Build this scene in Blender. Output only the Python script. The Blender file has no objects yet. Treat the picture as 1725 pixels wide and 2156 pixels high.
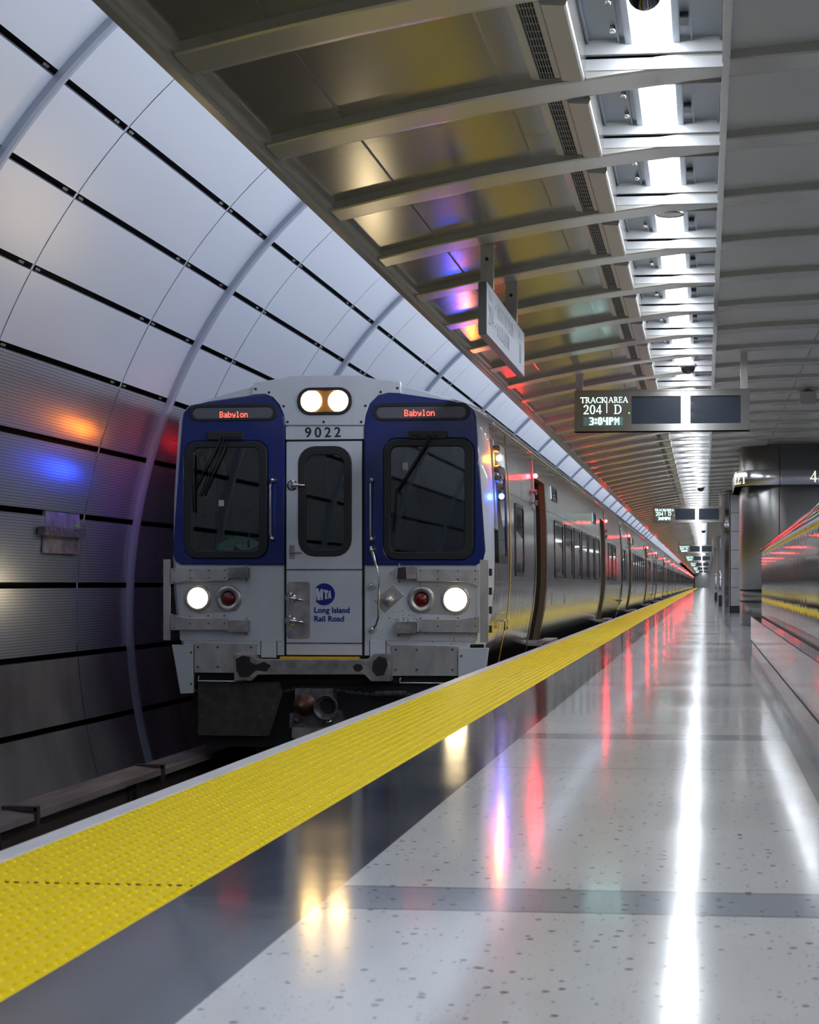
import bpy, bmesh, math, random
from mathutils import Vector, Matrix
random.seed(4)
C = bpy.context.scene.collection
sc = bpy.context.scene
PI = math.pi
EYE = 0.71
# ------------------------------------------------------------------ camera
cd = bpy.data.cameras.new('camera'); cam = bpy.data.objects.new('camera', cd); C.objects.link(cam)
TH = 6.09*PI/180
cam.location = (0, 0, EYE); cam.rotation_euler = (PI/2, 0, TH)
cd.sensor_fit = 'HORIZONTAL'; cd.sensor_width = 36; cd.lens = 74.92
cd.shift_x = -0.1383; cd.shift_y = 0.0881
cd.clip_start = 0.05; cd.clip_end = 600
cd.dof.use_dof = True; cd.dof.focus_distance = 16.6; cd.dof.aperture_fstop = 13.0
sc.camera = cam
sc.view_settings.view_transform = 'Standard'; sc.view_settings.look = 'None'
sc.view_settings.gamma = 1; sc.view_settings.exposure = 0.25
sc.cycles.use_denoising = True
sc.cycles.max_bounces = 10; sc.cycles.diffuse_bounces = 6
sc.cycles.sample_clamp_indirect = 6
sc.cycles.caustics_reflective = True
w = bpy.data.worlds.new('world'); sc.world = w; w.use_nodes = True
w.node_tree.nodes['Background'].inputs[0].default_value = (.5, .55, .7, 1)
w.node_tree.nodes['Background'].inputs[1].default_value = 0.02
LAMP_E = 28.0      # ceiling lamps
COVE_W = 66.0     # watts per 5.8 m cove lamp
LED_RED = 260.0
# ------------------------------------------------------------------ helpers
cT, sT, F = math.cos(TH), math.sin(TH), 3590.0
def at(px, py, Y):
    a = (px-1101)/F
    X = Y*(a*cT-sT)/(cT+a*sT)
    D = -X*sT+Y*cT
    return (X, EYE+(1230-py)*D/F)
def lerp(a, b, t): return a+(b-a)*t
class MB:
    def __init__(s): s.v = []; s.f = []; s.m = []; s.sm = []
    def face(s, pts, m=0, sm=False):
        n = len(s.v); s.v += [tuple(p) for p in pts]; s.f.append(tuple(range(n, n+len(pts)))); s.m.append(m); s.sm.append(sm)
    def grid(s, rows, m=0, sm=True, closed=False, caps=False):
        n = len(s.v); k = len(rows[0])
        for r in rows: s.v += [tuple(p) for p in r]
        for i in range(len(rows)-1):
            for j in range(k if closed else k-1):
                j2 = (j+1) % k
                s.f.append((n+i*k+j, n+i*k+j2, n+(i+1)*k+j2, n+(i+1)*k+j)); s.m.append(m); s.sm.append(sm)
        if caps:
            s.f.append(tuple(n+j for j in range(k))[::-1]); s.m.append(m); s.sm.append(False)
            q = n+(len(rows)-1)*k
            s.f.append(tuple(q+j for j in range(k))); s.m.append(m); s.sm.append(False)
    def box(s, x0, x1, y0, y1, z0, z1, m=0):
        n = len(s.v)
        s.v += [(x0,y0,z0),(x1,y0,z0),(x1,y1,z0),(x0,y1,z0),(x0,y0,z1),(x1,y0,z1),(x1,y1,z1),(x0,y1,z1)]
        for f in ((0,3,2,1),(4,5,6,7),(0,1,5,4),(1,2,6,5),(2,3,7,6),(3,0,4,7)):
            s.f.append(tuple(n+i for i in f)); s.m.append(m); s.sm.append(False)
    def tube(s, pts, r, n=8, m=0, caps=True):
        P = [Vector(p) for p in pts]; rows = []
        for i, p in enumerate(P):
            d = (P[min(i+1, len(P)-1)]-P[max(i-1, 0)]).normalized()
            up = Vector((0,0,1)) if abs(d.z) < .9 else Vector((0,1,0))
            a = d.cross(up).normalized(); b = a.cross(d)
            rr = r[i] if isinstance(r, (list, tuple)) else r
            rows.append([p+a*rr*math.cos(t*2*PI/n)+b*rr*math.sin(t*2*PI/n) for t in range(n)])
        s.grid(rows, m, True, True, caps)
    def lathe(s, o, d, prof, n=24, m=0, cap0=True, cap1=True):
        o = Vector(o); d = Vector(d).normalized()
        up = Vector((0,0,1)) if abs(d.z) < .9 else Vector((0,1,0))
        a = d.cross(up).normalized(); b = a.cross(d); rows = []
        for r, t in prof:
            rows.append([o+d*t+a*r*math.cos(k*2*PI/n)+b*r*math.sin(k*2*PI/n) for k in range(n)])
        s.grid(rows, m, True, True, False)
        k0 = len(s.v)-len(rows)*n
        if cap0: s.f.append(tuple(k0+j for j in range(n))[::-1]); s.m.append(m); s.sm.append(False)
        if cap1: s.f.append(tuple(k0+(len(rows)-1)*n+j for j in range(n))); s.m.append(m); s.sm.append(False)
    def sphere(s, o, r, n=12, m=0, squash=(1,1,1)):
        rows = []
        for i in range(n//2+1):
            t = PI*i/(n//2)
            rows.append([(o[0]+squash[0]*r*math.sin(t)*math.cos(2*PI*j/n), o[1]+squash[1]*r*math.sin(t)*math.sin(2*PI*j/n), o[2]+squash[2]*r*math.cos(t)) for j in range(n)])
        s.grid(rows, m, True, True, False)
    def plate(s, outer, fn, w0, w1, holes=(), m=0):
        bm = bmesh.new(); loops = [outer]+list(holes); es = []
        for L in loops:
            vs = [bm.verts.new((p[0], p[1], 0)) for p in L]
            for i in range(len(vs)): es.append(bm.edges.new((vs[i], vs[(i+1) % len(vs)])))
        bm.verts.index_update()
        if holes: bmesh.ops.triangle_fill(bm, use_beauty=True, edges=es)
        else: bm.faces.new(list(bm.verts))
        bm.verts.index_update()
        n = len(s.v); N = len(bm.verts)
        vv = [(v.co.x, v.co.y) for v in bm.verts]
        s.v += [tuple(fn(u, v, w0)) for u, v in vv]+[tuple(fn(u, v, w1)) for u, v in vv]
        for f in bm.faces:
            ix = [v.index for v in f.verts]
            s.f.append(tuple(n+i for i in ix)); s.m.append(m); s.sm.append(False)
            s.f.append(tuple(n+N+i for i in ix[::-1])); s.m.append(m); s.sm.append(False)
        k = 0
        for L in loops:
            for i in range(len(L)):
                a = k+i; b = k+(i+1) % len(L)
                s.f.append((n+a, n+b, n+N+b, n+N+a)); s.m.append(m); s.sm.append(False)
            k += len(L)
        bm.free()
    def mesh(s, name, mats):
        me = bpy.data.meshes.new(name); me.from_pydata(s.v, [], s.f)
        for i, mt in enumerate(mats if isinstance(mats, (list, tuple)) else [mats]): me.materials.append(mt)
        me.polygons.foreach_set('material_index', s.m); me.polygons.foreach_set('use_smooth', s.sm)
        me.update()
        bm = bmesh.new(); bm.from_mesh(me); bmesh.ops.recalc_face_normals(bm, faces=bm.faces); bm.to_mesh(me); bm.free()
        return me
    def build(s, name, mats, parent=None, bevel=0, label=None):
        o = bpy.data.objects.new(name, s.mesh(name, mats)); C.objects.link(o)
        if parent is not None: o.parent = parent
        if bevel:
            b = o.modifiers.new('bevel', 'BEVEL'); b.width = bevel; b.segments = 2; b.limit_method = 'ANGLE'; b.angle_limit = .6
        if label: o['label'] = label
        return o
def thing(name, label, cat, loc=(0,0,0), group=None):
    o = bpy.data.objects.new(name, None); C.objects.link(o); o.location = loc; o.empty_display_size = .1
    return tag(o, label, cat, group)
def tag(o, label, cat, group=None):
    o['label'] = label; o['category'] = cat
    if group: o['group'] = group
    return o
def struct(o): o['kind'] = 'structure'; return o
def dup(root, dy, label=None, dx=0):
    def rec(o, par):
        c = o.copy(); C.objects.link(c); c.parent = par
        for ch in o.children: rec(ch, c)
        return c
    r = rec(root, None); r.location = root.location+Vector((dx, dy, 0))
    if label: r['label'] = label
    return r
def rrect(x0, y0, x1, y1, r, n=5):
    out = []
    for cx, cy, a in ((x1-r, y1-r, 0), (x0+r, y1-r, 1), (x0+r, y0+r, 2), (x1-r, y0+r, 3)):
        for i in range(n+1):
            t = (a+i/n)*PI/2; out.append((cx+r*math.cos(t), cy+r*math.sin(t)))
    return out
ORD = ['first','second','third','fourth','fifth','sixth','seventh','eighth','ninth','tenth','eleventh','twelfth','thirteenth','fourteenth','fifteenth','sixteenth']
# ------------------------------------------------------------------ materials
def mat(name, col, rough=.5, metal=0, emit=None, es=0, noise=0, nscale=(5,5,5), bump=0, bscale=(20,20,20), bdist=.002, coat=0, spec=.5):
    m = bpy.data.materials.new(name); m.use_nodes = True; nt = m.node_tree; p = nt.nodes['Principled BSDF']
    p.inputs['Base Color'].default_value = (*col, 1); p.inputs['Roughness'].default_value = rough; p.inputs['Metallic'].default_value = metal
    p.inputs['Specular IOR Level'].default_value = spec; p.inputs['Coat Weight'].default_value = coat
    if emit: p.inputs['Emission Color'].default_value = (*emit, 1); p.inputs['Emission Strength'].default_value = es
    def tex(scale):
        tc = nt.nodes.new('ShaderNodeTexCoord'); mp = nt.nodes.new('ShaderNodeMapping'); mp.inputs['Scale'].default_value = scale
        nt.links.new(tc.outputs['Object'], mp.inputs[0]); n = nt.nodes.new('ShaderNodeTexNoise'); n.inputs['Scale'].default_value = 1; n.inputs['Detail'].default_value = 4
        nt.links.new(mp.outputs[0], n.inputs['Vector']); return n
    if noise:
        n = tex(nscale); r = nt.nodes.new('ShaderNodeMapRange'); r.inputs[1].default_value = .3; r.inputs[2].default_value = .7
        r.inputs[3].default_value = 1-noise; r.inputs[4].default_value = 1+noise*.5
        nt.links.new(n.outputs[0], r.inputs[0]); mx = nt.nodes.new('ShaderNodeVectorMath'); mx.operation = 'SCALE'; mx.inputs[0].default_value = col
        nt.links.new(r.outputs[0], mx.inputs['Scale']); nt.links.new(mx.outputs[0], p.inputs['Base Color'])
    if bump:
        n = tex(bscale); b = nt.nodes.new('ShaderNodeBump'); b.inputs['Strength'].default_value = bump; b.inputs['Distance'].default_value = bdist
        nt.links.new(n.outputs[0], b.inputs['Height']); nt.links.new(b.outputs[0], p.inputs['Normal'])
    return m
def emis(name, col, s):
    m = mat(name, tuple(min(1, c*.5) for c in col), .4, emit=col, es=s); return m
M = {}
M['white'] = mat('white_gelcoat', (.60,.63,.68), .32, noise=.10, nscale=(3,3,1.2), coat=.3)
M['roof'] = mat('roof_paint', (.42,.43,.45), .38, noise=.1, nscale=(2,2,2))
M['blue'] = mat('blue_gelcoat', (.006,.018,.15), .13, coat=.3, bump=.3, bscale=(4,4,4), bdist=.004)
M['steel'] = mat('stainless_side', (.48,.47,.47), .15, 1, noise=.12, nscale=(1,5,.3), bump=.7, bscale=(2,7,.40), bdist=.007)
M['steel_f'] = mat('stainless_brushed', (.58,.55,.53), .36, .75, noise=.22, nscale=(9,9,4))
M['steel_w'] = mat('stainless_worn', (.42,.38,.37), .42, .7, noise=.5, nscale=(6,6,7))
M['chrome'] = mat('chrome', (.75,.74,.72), .14, 1)
M['rubber'] = mat('black_rubber', (.012,.012,.013), .42)
M['black'] = mat('matte_black', (.006,.006,.007), .7)
M['dark'] = mat('dark_underframe', (.022,.018,.018), .75, noise=.4, nscale=(10,10,10))
M['olive'] = mat('dirty_plow_board', (.045,.042,.032), .6, noise=.4, nscale=(12,12,12))
M['glassd'] = mat('dark_side_glass', (.008,.009,.012), .04, spec=.5)
M['yellow_line'] = mat('yellow_stripe', (.75,.42,.01), .35)
M['red_lens'] = mat('red_lens', (.16,.004,.006), .2, coat=.5)
M['bronze'] = mat('door_jamb', (.13,.10,.065), .5, .4)
M['rust'] = mat('rusty_cast_steel', (.17,.085,.065), .5, .6, noise=.5, nscale=(20,20,20))
M['grime'] = mat('cast_steel', (.16,.15,.16), .5, .6, noise=.5, nscale=(20,20,20))
M['num'] = mat('black_numeral', (.008,.009,.012), .5)
M['logo'] = mat('blue_print', (.005,.008,.24), .4)
M['interior'] = mat('cab_interior', (.05,.055,.065), .7)
M['led_r'] = emis('red_led_text', (1,.06,.035), 5)
M['lamp_w'] = emis('headlight_glow', (1,.78,.45), 30)
M['lamp_y'] = emis('marker_glow', (1,.66,.27), 17)
M['amber_f'] = mat('amber_reflector', (.5,.25,.08), .3, .8)
M['red_l'] = emis('red_indicator', (1,.004,.006), LED_RED)
M['amber_l'] = emis('amber_indicator', (1,.22,.004), LED_RED)
M['blue_l'] = emis('blue_indicator', (.015,.08,1), LED_RED)
M['disp'] = emis('white_display', (.7,.9,1), .45)
M['ceil'] = mat('ceiling_smooth_panel', (.31,.30,.28), .16, .5)
M['ventw'] = mat('vent_housing', (.50,.50,.50), .42, .1)
M['ceilp'] = mat('ceiling_perforated_panel', (.20,.195,.18), .19, .4)
M['ceilr'] = mat('ceiling_rib', (.42,.41,.38), .27, .4)
M['ceilg'] = mat('ceiling_right_panel', (.42,.43,.42), .38, .2)
M['trough'] = mat('trough_sheet', (.24,.27,.32), .4, .3)
M['tw'] = mat('trough_white', (.38,.39,.41), .45)
M['lamp'] = emis('lamp_diffuser', (.90,.95,1.0), LAMP_E)
M['screen'] = mat('display_screen', (.012,.022,.04), .32, coat=.2)
M['signf'] = mat('sign_bezel', (.40,.39,.38), .34, 1)
M['letter'] = emis('lit_lettering', (.62,1,.95), 2.6)
M['lcd'] = mat('lcd_back', (.13,.27,.23), .4)
M['lettery'] = emis('band_lettering', (1,.95,.72), 1.1)
M['green'] = emis('green_led', (.1,1,.1), 6)
M['etch'] = mat('etched_lettering', (.16,.18,.24), .6)
M['signface'] = mat('side_sign_face', (.36,.39,.45), .45, .2)
M['signdk'] = mat('side_sign_edge', (.10,.10,.10), .5)
M['signbr'] = mat('side_sign_underside', (.07,.045,.03), .5)
M['conc'] = mat('concrete_wall_panel', (.15,.145,.155), .85, noise=.35, nscale=(1.3,1.7,1.0), bump=.6, bscale=(60,60,60), bdist=.004)
M['wallp'] = mat('vault_smooth_panel', (.62,.66,.74), .34, .25)
M['arch'] = mat('arch_rib_paint', (.34,.38,.46), .35, .2)
M['dull'] = mat('trackbed', (.03,.028,.03), .9, noise=.5, nscale=(6,6,6))
M['rail'] = mat('rail_steel', (.06,.045,.04), .55, .4)
M['cover'] = mat('third_rail_cover', (.17,.135,.135), .65, noise=.45, nscale=(9,1.2,4))
M['coping'] = mat('platform_coping', (.50,.49,.52), .5, noise=.12, nscale=(14,3,3))
M['mirror'] = mat('polished_stainless', (.60,.58,.60), .03, 1, bump=.25, bscale=(1.5,5,.9), bdist=.003)
M['mirror2'] = mat('polished_ledge', (.48,.455,.48), .035, 1, bump=.12, bscale=(2,3,2), bdist=.002)
M['col'] = mat('column_cladding', (.30,.295,.30), .34, 1)
M['band'] = mat('sign_band', (.48,.48,.52), .25, 1)
M['tile'] = mat('grey_stone_tile', (.30,.31,.33), .5, noise=.15, nscale=(3,3,3))
M['domecam'] = mat('smoked_dome', (.01,.01,.015), .06, coat=1)
M['greyp'] = mat('grey_end_wall', (.30,.30,.32), .6)
def brushed(m, an=.85):   # brushed metal: highlights drawn out vertically
    nt = m.node_tree; p = nt.nodes['Principled BSDF']; c_ = nt.nodes.new('ShaderNodeCombineXYZ'); c_.inputs[2].default_value = 1
    p.inputs['Anisotropic'].default_value = an; nt.links.new(c_.outputs[0], p.inputs['Tangent'])
for k_ in ('signf', 'col', 'band'): brushed(M[k_])
def glass_mat():
    m = bpy.data.materials.new('windshield_glass'); m.use_nodes = True; nt = m.node_tree; nt.nodes.clear()
    o = nt.nodes.new('ShaderNodeOutputMaterial'); mx = nt.nodes.new('ShaderNodeMixShader'); fr = nt.nodes.new('ShaderNodeFresnel')
    t = nt.nodes.new('ShaderNodeBsdfTransparent'); g = nt.nodes.new('ShaderNodeBsdfGlossy')
    fr.inputs[0].default_value = 1.75; t.inputs[0].default_value = (.72,.78,.82,1); g.inputs['Roughness'].default_value = .02; g.inputs[0].default_value = (1,1,1,1)
    nt.links.new(fr.outputs[0], mx.inputs[0]); nt.links.new(t.outputs[0], mx.inputs[1]); nt.links.new(g.outputs[0], mx.inputs[2]); nt.links.new(mx.outputs[0], o.inputs[0]); return m
M['glass'] = glass_mat()
def N(nt, t, **kw):
    n = nt.nodes.new(t)
    for k, v in kw.items(): setattr(n, k, v)
    return n
def mth(nt, op, a, b=None, c=None):
    n = N(nt, 'ShaderNodeMath', operation=op)
    for i, x in enumerate((a, b, c)):
        if x is None: continue
        if isinstance(x, (int, float)): n.inputs[i].default_value = x
        else: nt.links.new(x, n.inputs[i])
    return n.outputs[0]
def mixc(nt, f, a, b):
    n = N(nt, 'ShaderNodeMix', data_type='RGBA'); nt.links.new(f, n.inputs[0])
    for i, x in ((6, a), (7, b)):
        if isinstance(x, tuple): n.inputs[i].default_value = (*x, 1)
        else: nt.links.new(x, n.inputs[i])
    return n.outputs[2]
def floor_mat():
    m = bpy.data.materials.new('terrazzo_floor'); m.use_nodes = True; nt = m.node_tree; p = nt.nodes['Principled BSDF']
    tc = N(nt, 'ShaderNodeTexCoord'); sx = N(nt, 'ShaderNodeSeparateXYZ'); nt.links.new(tc.outputs['Object'], sx.inputs[0]); X, Y = sx.outputs[0], sx.outputs[1]
    # chips
    def vor(scale, thr, seed):
        mp = N(nt, 'ShaderNodeMapping'); mp.inputs['Scale'].default_value = (scale, scale*1.0, scale); mp.inputs['Location'].default_value = (seed, seed, 0)
        nt.links.new(tc.outputs['Object'], mp.inputs[0]); v = N(nt, 'ShaderNodeTexVoronoi'); v.inputs['Scale'].default_value = 1; nt.links.new(mp.outputs[0], v.inputs['Vector'])
        sp = N(nt, 'ShaderNodeSeparateColor'); nt.links.new(v.outputs['Color'], sp.inputs[0])
        r = mth(nt, 'MULTIPLY', sp.outputs[0], thr)
        return mth(nt, 'LESS_THAN', v.outputs['Distance'], r)
    chips = mth(nt, 'MAXIMUM', vor(29, .25, 0), vor(70, .19, 7.3))
    n1 = N(nt, 'ShaderNodeTexNoise'); n1.inputs['Scale'].default_value = 2.2; n1.inputs['Detail'].default_value = 6; nt.links.new(tc.outputs['Object'], n1.inputs['Vector'])
    base = mixc(nt, n1.outputs[0], (.49,.487,.49), (.62,.612,.605))
    fb = mth(nt, 'FRACT', mth(nt, 'DIVIDE', mth(nt, 'ADD', Y, 41.3-3.67), 4.13)); band = mth(nt, 'LESS_THAN', fb, .066)
    right = mth(nt, 'GREATER_THAN', X, .365); dk = mth(nt, 'MAXIMUM', band, right)
    base = mixc(nt, dk, base, (.29,.31,.345))
    chipc = mixc(nt, dk, (.11,.115,.13), (.07,.08,.09))
    base = mixc(nt, chips, base, chipc)
    fs = mth(nt, 'FRACT', mth(nt, 'DIVIDE', mth(nt, 'ADD', Y, 41.3-6.56), 4.13)); seam = mth(nt, 'LESS_THAN', fs, .0025)
    seam = mth(nt, 'MAXIMUM', seam, mth(nt, 'LESS_THAN', mth(nt, 'ABSOLUTE', mth(nt, 'SUBTRACT', fb, .067)), .0012))
    seam = mth(nt, 'MAXIMUM', seam, mth(nt, 'LESS_THAN', mth(nt, 'ABSOLUTE', mth(nt, 'SUBTRACT', fb, .001)), .0012))
    slate = mixc(nt, n1.outputs[0], (.022,.025,.030), (.045,.050,.058))
    dark = mth(nt, 'LESS_THAN', X, -.85)
    base = mixc(nt, dark, base, slate); base = mixc(nt, seam, base, (.06,.06,.065))
    nt.links.new(base, p.inputs['Base Color'])
    n2 = N(nt, 'ShaderNodeTexNoise'); n2.inputs['Scale'].default_value = .8; n2.inputs['Detail'].default_value = 5; nt.links.new(tc.outputs['Object'], n2.inputs['Vector'])
    r = N(nt, 'ShaderNodeMapRange'); r.inputs[1].default_value = .3; r.inputs[2].default_value = .7; r.inputs[3].default_value = .085; r.inputs[4].default_value = .15
    nt.links.new(n2.outputs[0], r.inputs[0]); nt.links.new(r.outputs[0], p.inputs['Roughness'])
    p.inputs['Specular IOR Level'].default_value = .55; p.inputs['Coat Weight'].default_value = .10; p.inputs['Coat Roughness'].default_value = .04
    n3 = N(nt, 'ShaderNodeTexNoise'); n3.inputs['Scale'].default_value = 3; n3.inputs['Detail'].default_value = 3; nt.links.new(tc.outputs['Object'], n3.inputs['Vector'])
    b = N(nt, 'ShaderNodeBump'); b.inputs['Strength'].default_value = .25; b.inputs['Distance'].default_value = .0025; nt.links.new(n3.outputs[0], b.inputs['Height']); nt.links.new(b.outputs[0], p.inputs['Normal'])
    return m
M['floor'] = floor_mat()
def corr_mat():
    m = bpy.data.materials.new('corrugated_wall_panel'); m.use_nodes = True; nt = m.node_tree; p = nt.nodes['Principled BSDF']
    p.inputs['Metallic'].default_value = .6; p.inputs['Roughness'].default_value = .27
    tc = N(nt, 'ShaderNodeTexCoord'); sx = N(nt, 'ShaderNodeSeparateXYZ'); nt.links.new(tc.outputs['Object'], sx.inputs[0])
    # groove pattern, one groove every 3 cm up the wall, broken into short perforations along it
    fz = mth(nt, 'FRACT', mth(nt, 'DIVIDE', mth(nt, 'ADD', sx.outputs[2], 9), .026)); gz = mth(nt, 'LESS_THAN', fz, .30)
    base = mixc(nt, gz, (.46,.50,.57), (.28,.31,.36)); nt.links.new(base, p.inputs['Base Color'])
    s = mth(nt, 'SINE', mth(nt, 'MULTIPLY', sx.outputs[2], 2*PI/.026)); b = N(nt, 'ShaderNodeBump'); b.inputs['Strength'].default_value = .05; b.inputs['Distance'].default_value = .001
    nt.links.new(s, b.inputs['Height']); nt.links.new(b.outputs[0], p.inputs['Normal']); return m
M['corr'] = corr_mat()
def yellow_mat():
    m = bpy.data.materials.new('yellow_tactile'); m.use_nodes = True; nt = m.node_tree; p = nt.nodes['Principled BSDF']
    tc = N(nt, 'ShaderNodeTexCoord'); n = N(nt, 'ShaderNodeTexNoise'); n.inputs['Scale'].default_value = 30; n.inputs['Detail'].default_value = 6; nt.links.new(tc.outputs['Object'], n.inputs['Vector'])
    nt.links.new(mixc(nt, n.outputs[0], (.66,.47,.0), (.80,.60,.0)), p.inputs['Base Color']); p.inputs['Roughness'].default_value = .48; p.inputs['Specular IOR Level'].default_value = .10
    sx = N(nt, 'ShaderNodeSeparateXYZ'); nt.links.new(tc.outputs['Object'], sx.inputs[0])
    s = mth(nt, 'SINE', mth(nt, 'MULTIPLY', sx.outputs[0], 2*PI/.05)); b = N(nt, 'ShaderNodeBump'); b.inputs['Strength'].default_value = .4; b.inputs['Distance'].default_value = .002
    nt.links.new(s, b.inputs['Height']); nt.links.new(b.outputs[0], p.inputs['Normal']); return m
M['yellow'] = yellow_mat()
# ------------------------------------------------------------------ lettering
def band2(pts, ws):
    P = [Vector(p) for p in pts]; L = []; R = []
    for i, p in enumerate(P):
        d = (P[min(i+1, len(P)-1)]-P[max(i-1, 0)]).normalized(); n = Vector((-d.y, d.x)); k = ws[i]/2
        L.append(p+n*k); R.append(p-n*k)
    return [(L[i], L[i+1], R[i+1], R[i]) for i in range(len(P)-1)]
def arc(cx, cy, rx, ry, a0, a1, ws=.13, wt=.05, n=14):
    pts = []; w_ = []
    for i in range(n+1):
        a = math.radians(lerp(a0, a1, i/n)); pts.append((cx+(rx-ws/2)*math.cos(a), cy+(ry-wt/2)*math.sin(a))); w_.append(lerp(wt, ws, abs(math.cos(a))))
    return band2(pts, w_)
def rc(x0, y0, x1, y1): return [(Vector((x0,y0)), Vector((x1,y0)), Vector((x1,y1)), Vector((x0,y1)))]
def ln(x0, y0, x1, y1, w_): return band2([(x0,y0),(x1,y1)], [w_, w_])
stem = lambda x=.12, a=.12: rc(x, 0, x+a, 1)+rc(x-.11, 0, x+a+.11, .05)+rc(x-.11, .95, x+a+.11, 1)
SER = {
 'T': (.80, rc(.34,0,.46,1)+rc(0,.93,.8,1)+rc(0,.78,.05,1)+rc(.75,.78,.8,1)+rc(.24,0,.56,.05)),
 'R': (.82, stem()+arc(.33,.74,.30,.26,-90,90)+rc(.2,.95,.34,1)+rc(.2,.48,.34,.53)+ln(.36,.5,.70,.03,.12)+rc(.62,0,.86,.05)),
 'A': (.90, ln(.09,0,.43,1,.05)+ln(.43,1,.78,0,.13)+rc(.2,.32,.62,.37)+rc(0,0,.22,.05)+rc(.64,0,.92,.05)),
 'C': (.84, arc(.47,.5,.44,.5,48,312)+rc(.75,.66,.80,.97)+rc(.75,.03,.80,.25)),
 'K': (.86, stem()+ln(.24,.45,.70,.97,.06)+ln(.36,.58,.76,.03,.13)+rc(.56,.95,.84,1)+rc(.62,0,.9,.05)),
 'E': (.72, stem()+rc(.1,.95,.62,1)+rc(.58,.78,.63,1)+rc(.1,0,.66,.05)+rc(.61,0,.66,.24)+rc(.2,.5,.48,.55)+rc(.44,.4,.48,.66)),
 'F': (.68, stem()+rc(.1,.95,.62,1)+rc(.58,.78,.63,1)+rc(.2,.5,.48,.55)+rc(.44,.4,.48,.66)),
 'L': (.68, stem()+rc(.1,0,.62,.05)+rc(.57,0,.62,.26)),
 'I': (.38, stem()), 'N': (.9, ln(.15,1,.72,0,.13)+rc(.12,0,.17,1)+rc(.70,0,.75,1)+rc(0,0,.29,.05)+rc(0,.95,.2,1)+rc(.58,.95,.87,1)),
 'V': (.86, ln(.08,1,.42,0,.13)+ln(.42,0,.76,1,.05)+rc(0,.95,.24,1)+rc(.62,.95,.88,1)),
 'D': (.90, stem()+rc(.2,.95,.4,1)+rc(.2,0,.4,.05)+arc(.38,.5,.46,.5,-90,90)),
 'O': (.94, arc(.46,.5,.44,.5,0,360,n=24)), '0': (.68, arc(.33,.5,.30,.5,0,360,n=24)),
 '2': (.66, arc(.30,.71,.27,.29,170,-42,n=12)+ln(.49,.50,.06,.04,.07)+rc(.03,0,.6,.10)),
 '4': (.70, rc(.40,0,.51,1)+ln(.47,.97,.05,.30,.055)+rc(.02,.25,.66,.32)),
 '8': (.66, arc(.32,.74,.25,.26,0,360,n=18)+arc(.32,.26,.29,.28,0,360,n=18)),
 'S': (.66, arc(.32,.75,.25,.25,50,270,n=12)+arc(.32,.26,.28,.26,90,-130,n=12)+rc(.52,.7,.57,.95)+rc(.04,.05,.09,.3)),
 '>': (.95, ln(.05,.5,.85,.5,.10)+ln(.55,.8,.88,.5,.10)+ln(.55,.2,.88,.5,.10)),
 '&': (.9, arc(.36,.76,.2,.24,0,360,n=14)+arc(.36,.27,.32,.28,0,360,n=14)+ln(.3,.6,.82,.02,.12)), ' ': (.4, [])}
def serif(mb, txt, x, y, h, fn, track=.04, sx=1, m=0):
    for ch in txt:
        wd, q = SER[ch]
        for f in q: mb.face([fn(x+p.x*h*sx, y+p.y*h) for p in f], m)
        x += (wd+track)*h*sx
    return x
def serif_w(txt, h, track=.04, sx=1): return sum((SER[c][0]+track)*h*sx for c in txt)
DOT = {'B':'11110 10001 10001 11110 10001 10001 11110','a':'00000 00000 01110 00001 01111 10001 01111','b':'10000 10000 10110 11001 10001 10001 11110',
 'y':'00000 00000 10001 10001 01111 00001 01110','l':'01100 00100 00100 00100 00100 00100 01110','o':'00000 00000 01110 10001 10001 10001 01110','n':'00000 00000 10110 11001 10001 10001 10001',
 '3':'11110 00011 00011 01110 00011 00011 11110',':':'00 11 11 00 11 11 00','0':'01110 11011 11011 11011 11011 11011 01110','4':'10011 10011 10011 11111 00011 00011 00011','P':'11110 11011 11011 11110 11000 11000 11000','M':'10001 11011 11111 10101 10101 10001 10001'}
def dots(mb, txt, x, y, h, fn, fill=.78, sx=.9, m=0):
    p = h/7
    for ch in txt:
        rows = DOT[ch].split()
        for r, row in enumerate(rows):
            for c_, b in enumerate(row):
                if b == '1':
                    cx = x+(c_+.5)*p*sx; cy = y+h-(r+.5)*p; e = p*fill/2
                    mb.face([fn(cx-e*sx, cy-e), fn(cx+e*sx, cy-e), fn(cx+e*sx, cy+e), fn(cx-e*sx, cy+e)], m)
        x += (len(rows[0])+1)*p*sx
    return x
def dots_w(txt, h, sx=.9): return sum((len(DOT[c].split()[0])+1)*h/7*sx for c in txt)
def sans(name, txt, size, mt, parent, loc, rot, bold=0.0, ext=.001, space=1.0):
    cu = bpy.data.curves.new(name, 'FONT'); cu.body = txt; cu.size = size; cu.offset = bold; cu.extrude = ext; cu.space_character = space
    t = bpy.data.objects.new('tmp', cu); C.objects.link(t)
    bpy.context.view_layer.update()
    me = bpy.data.meshes.new_from_object(t.evaluated_get(bpy.context.evaluated_depsgraph_get())); me.materials.clear(); me.materials.append(mt)
    bpy.data.objects.remove(t)
    o = bpy.data.objects.new(name, me); C.objects.link(o); o.parent = parent; o.location = loc; o.rotation_euler = rot; return o
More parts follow.
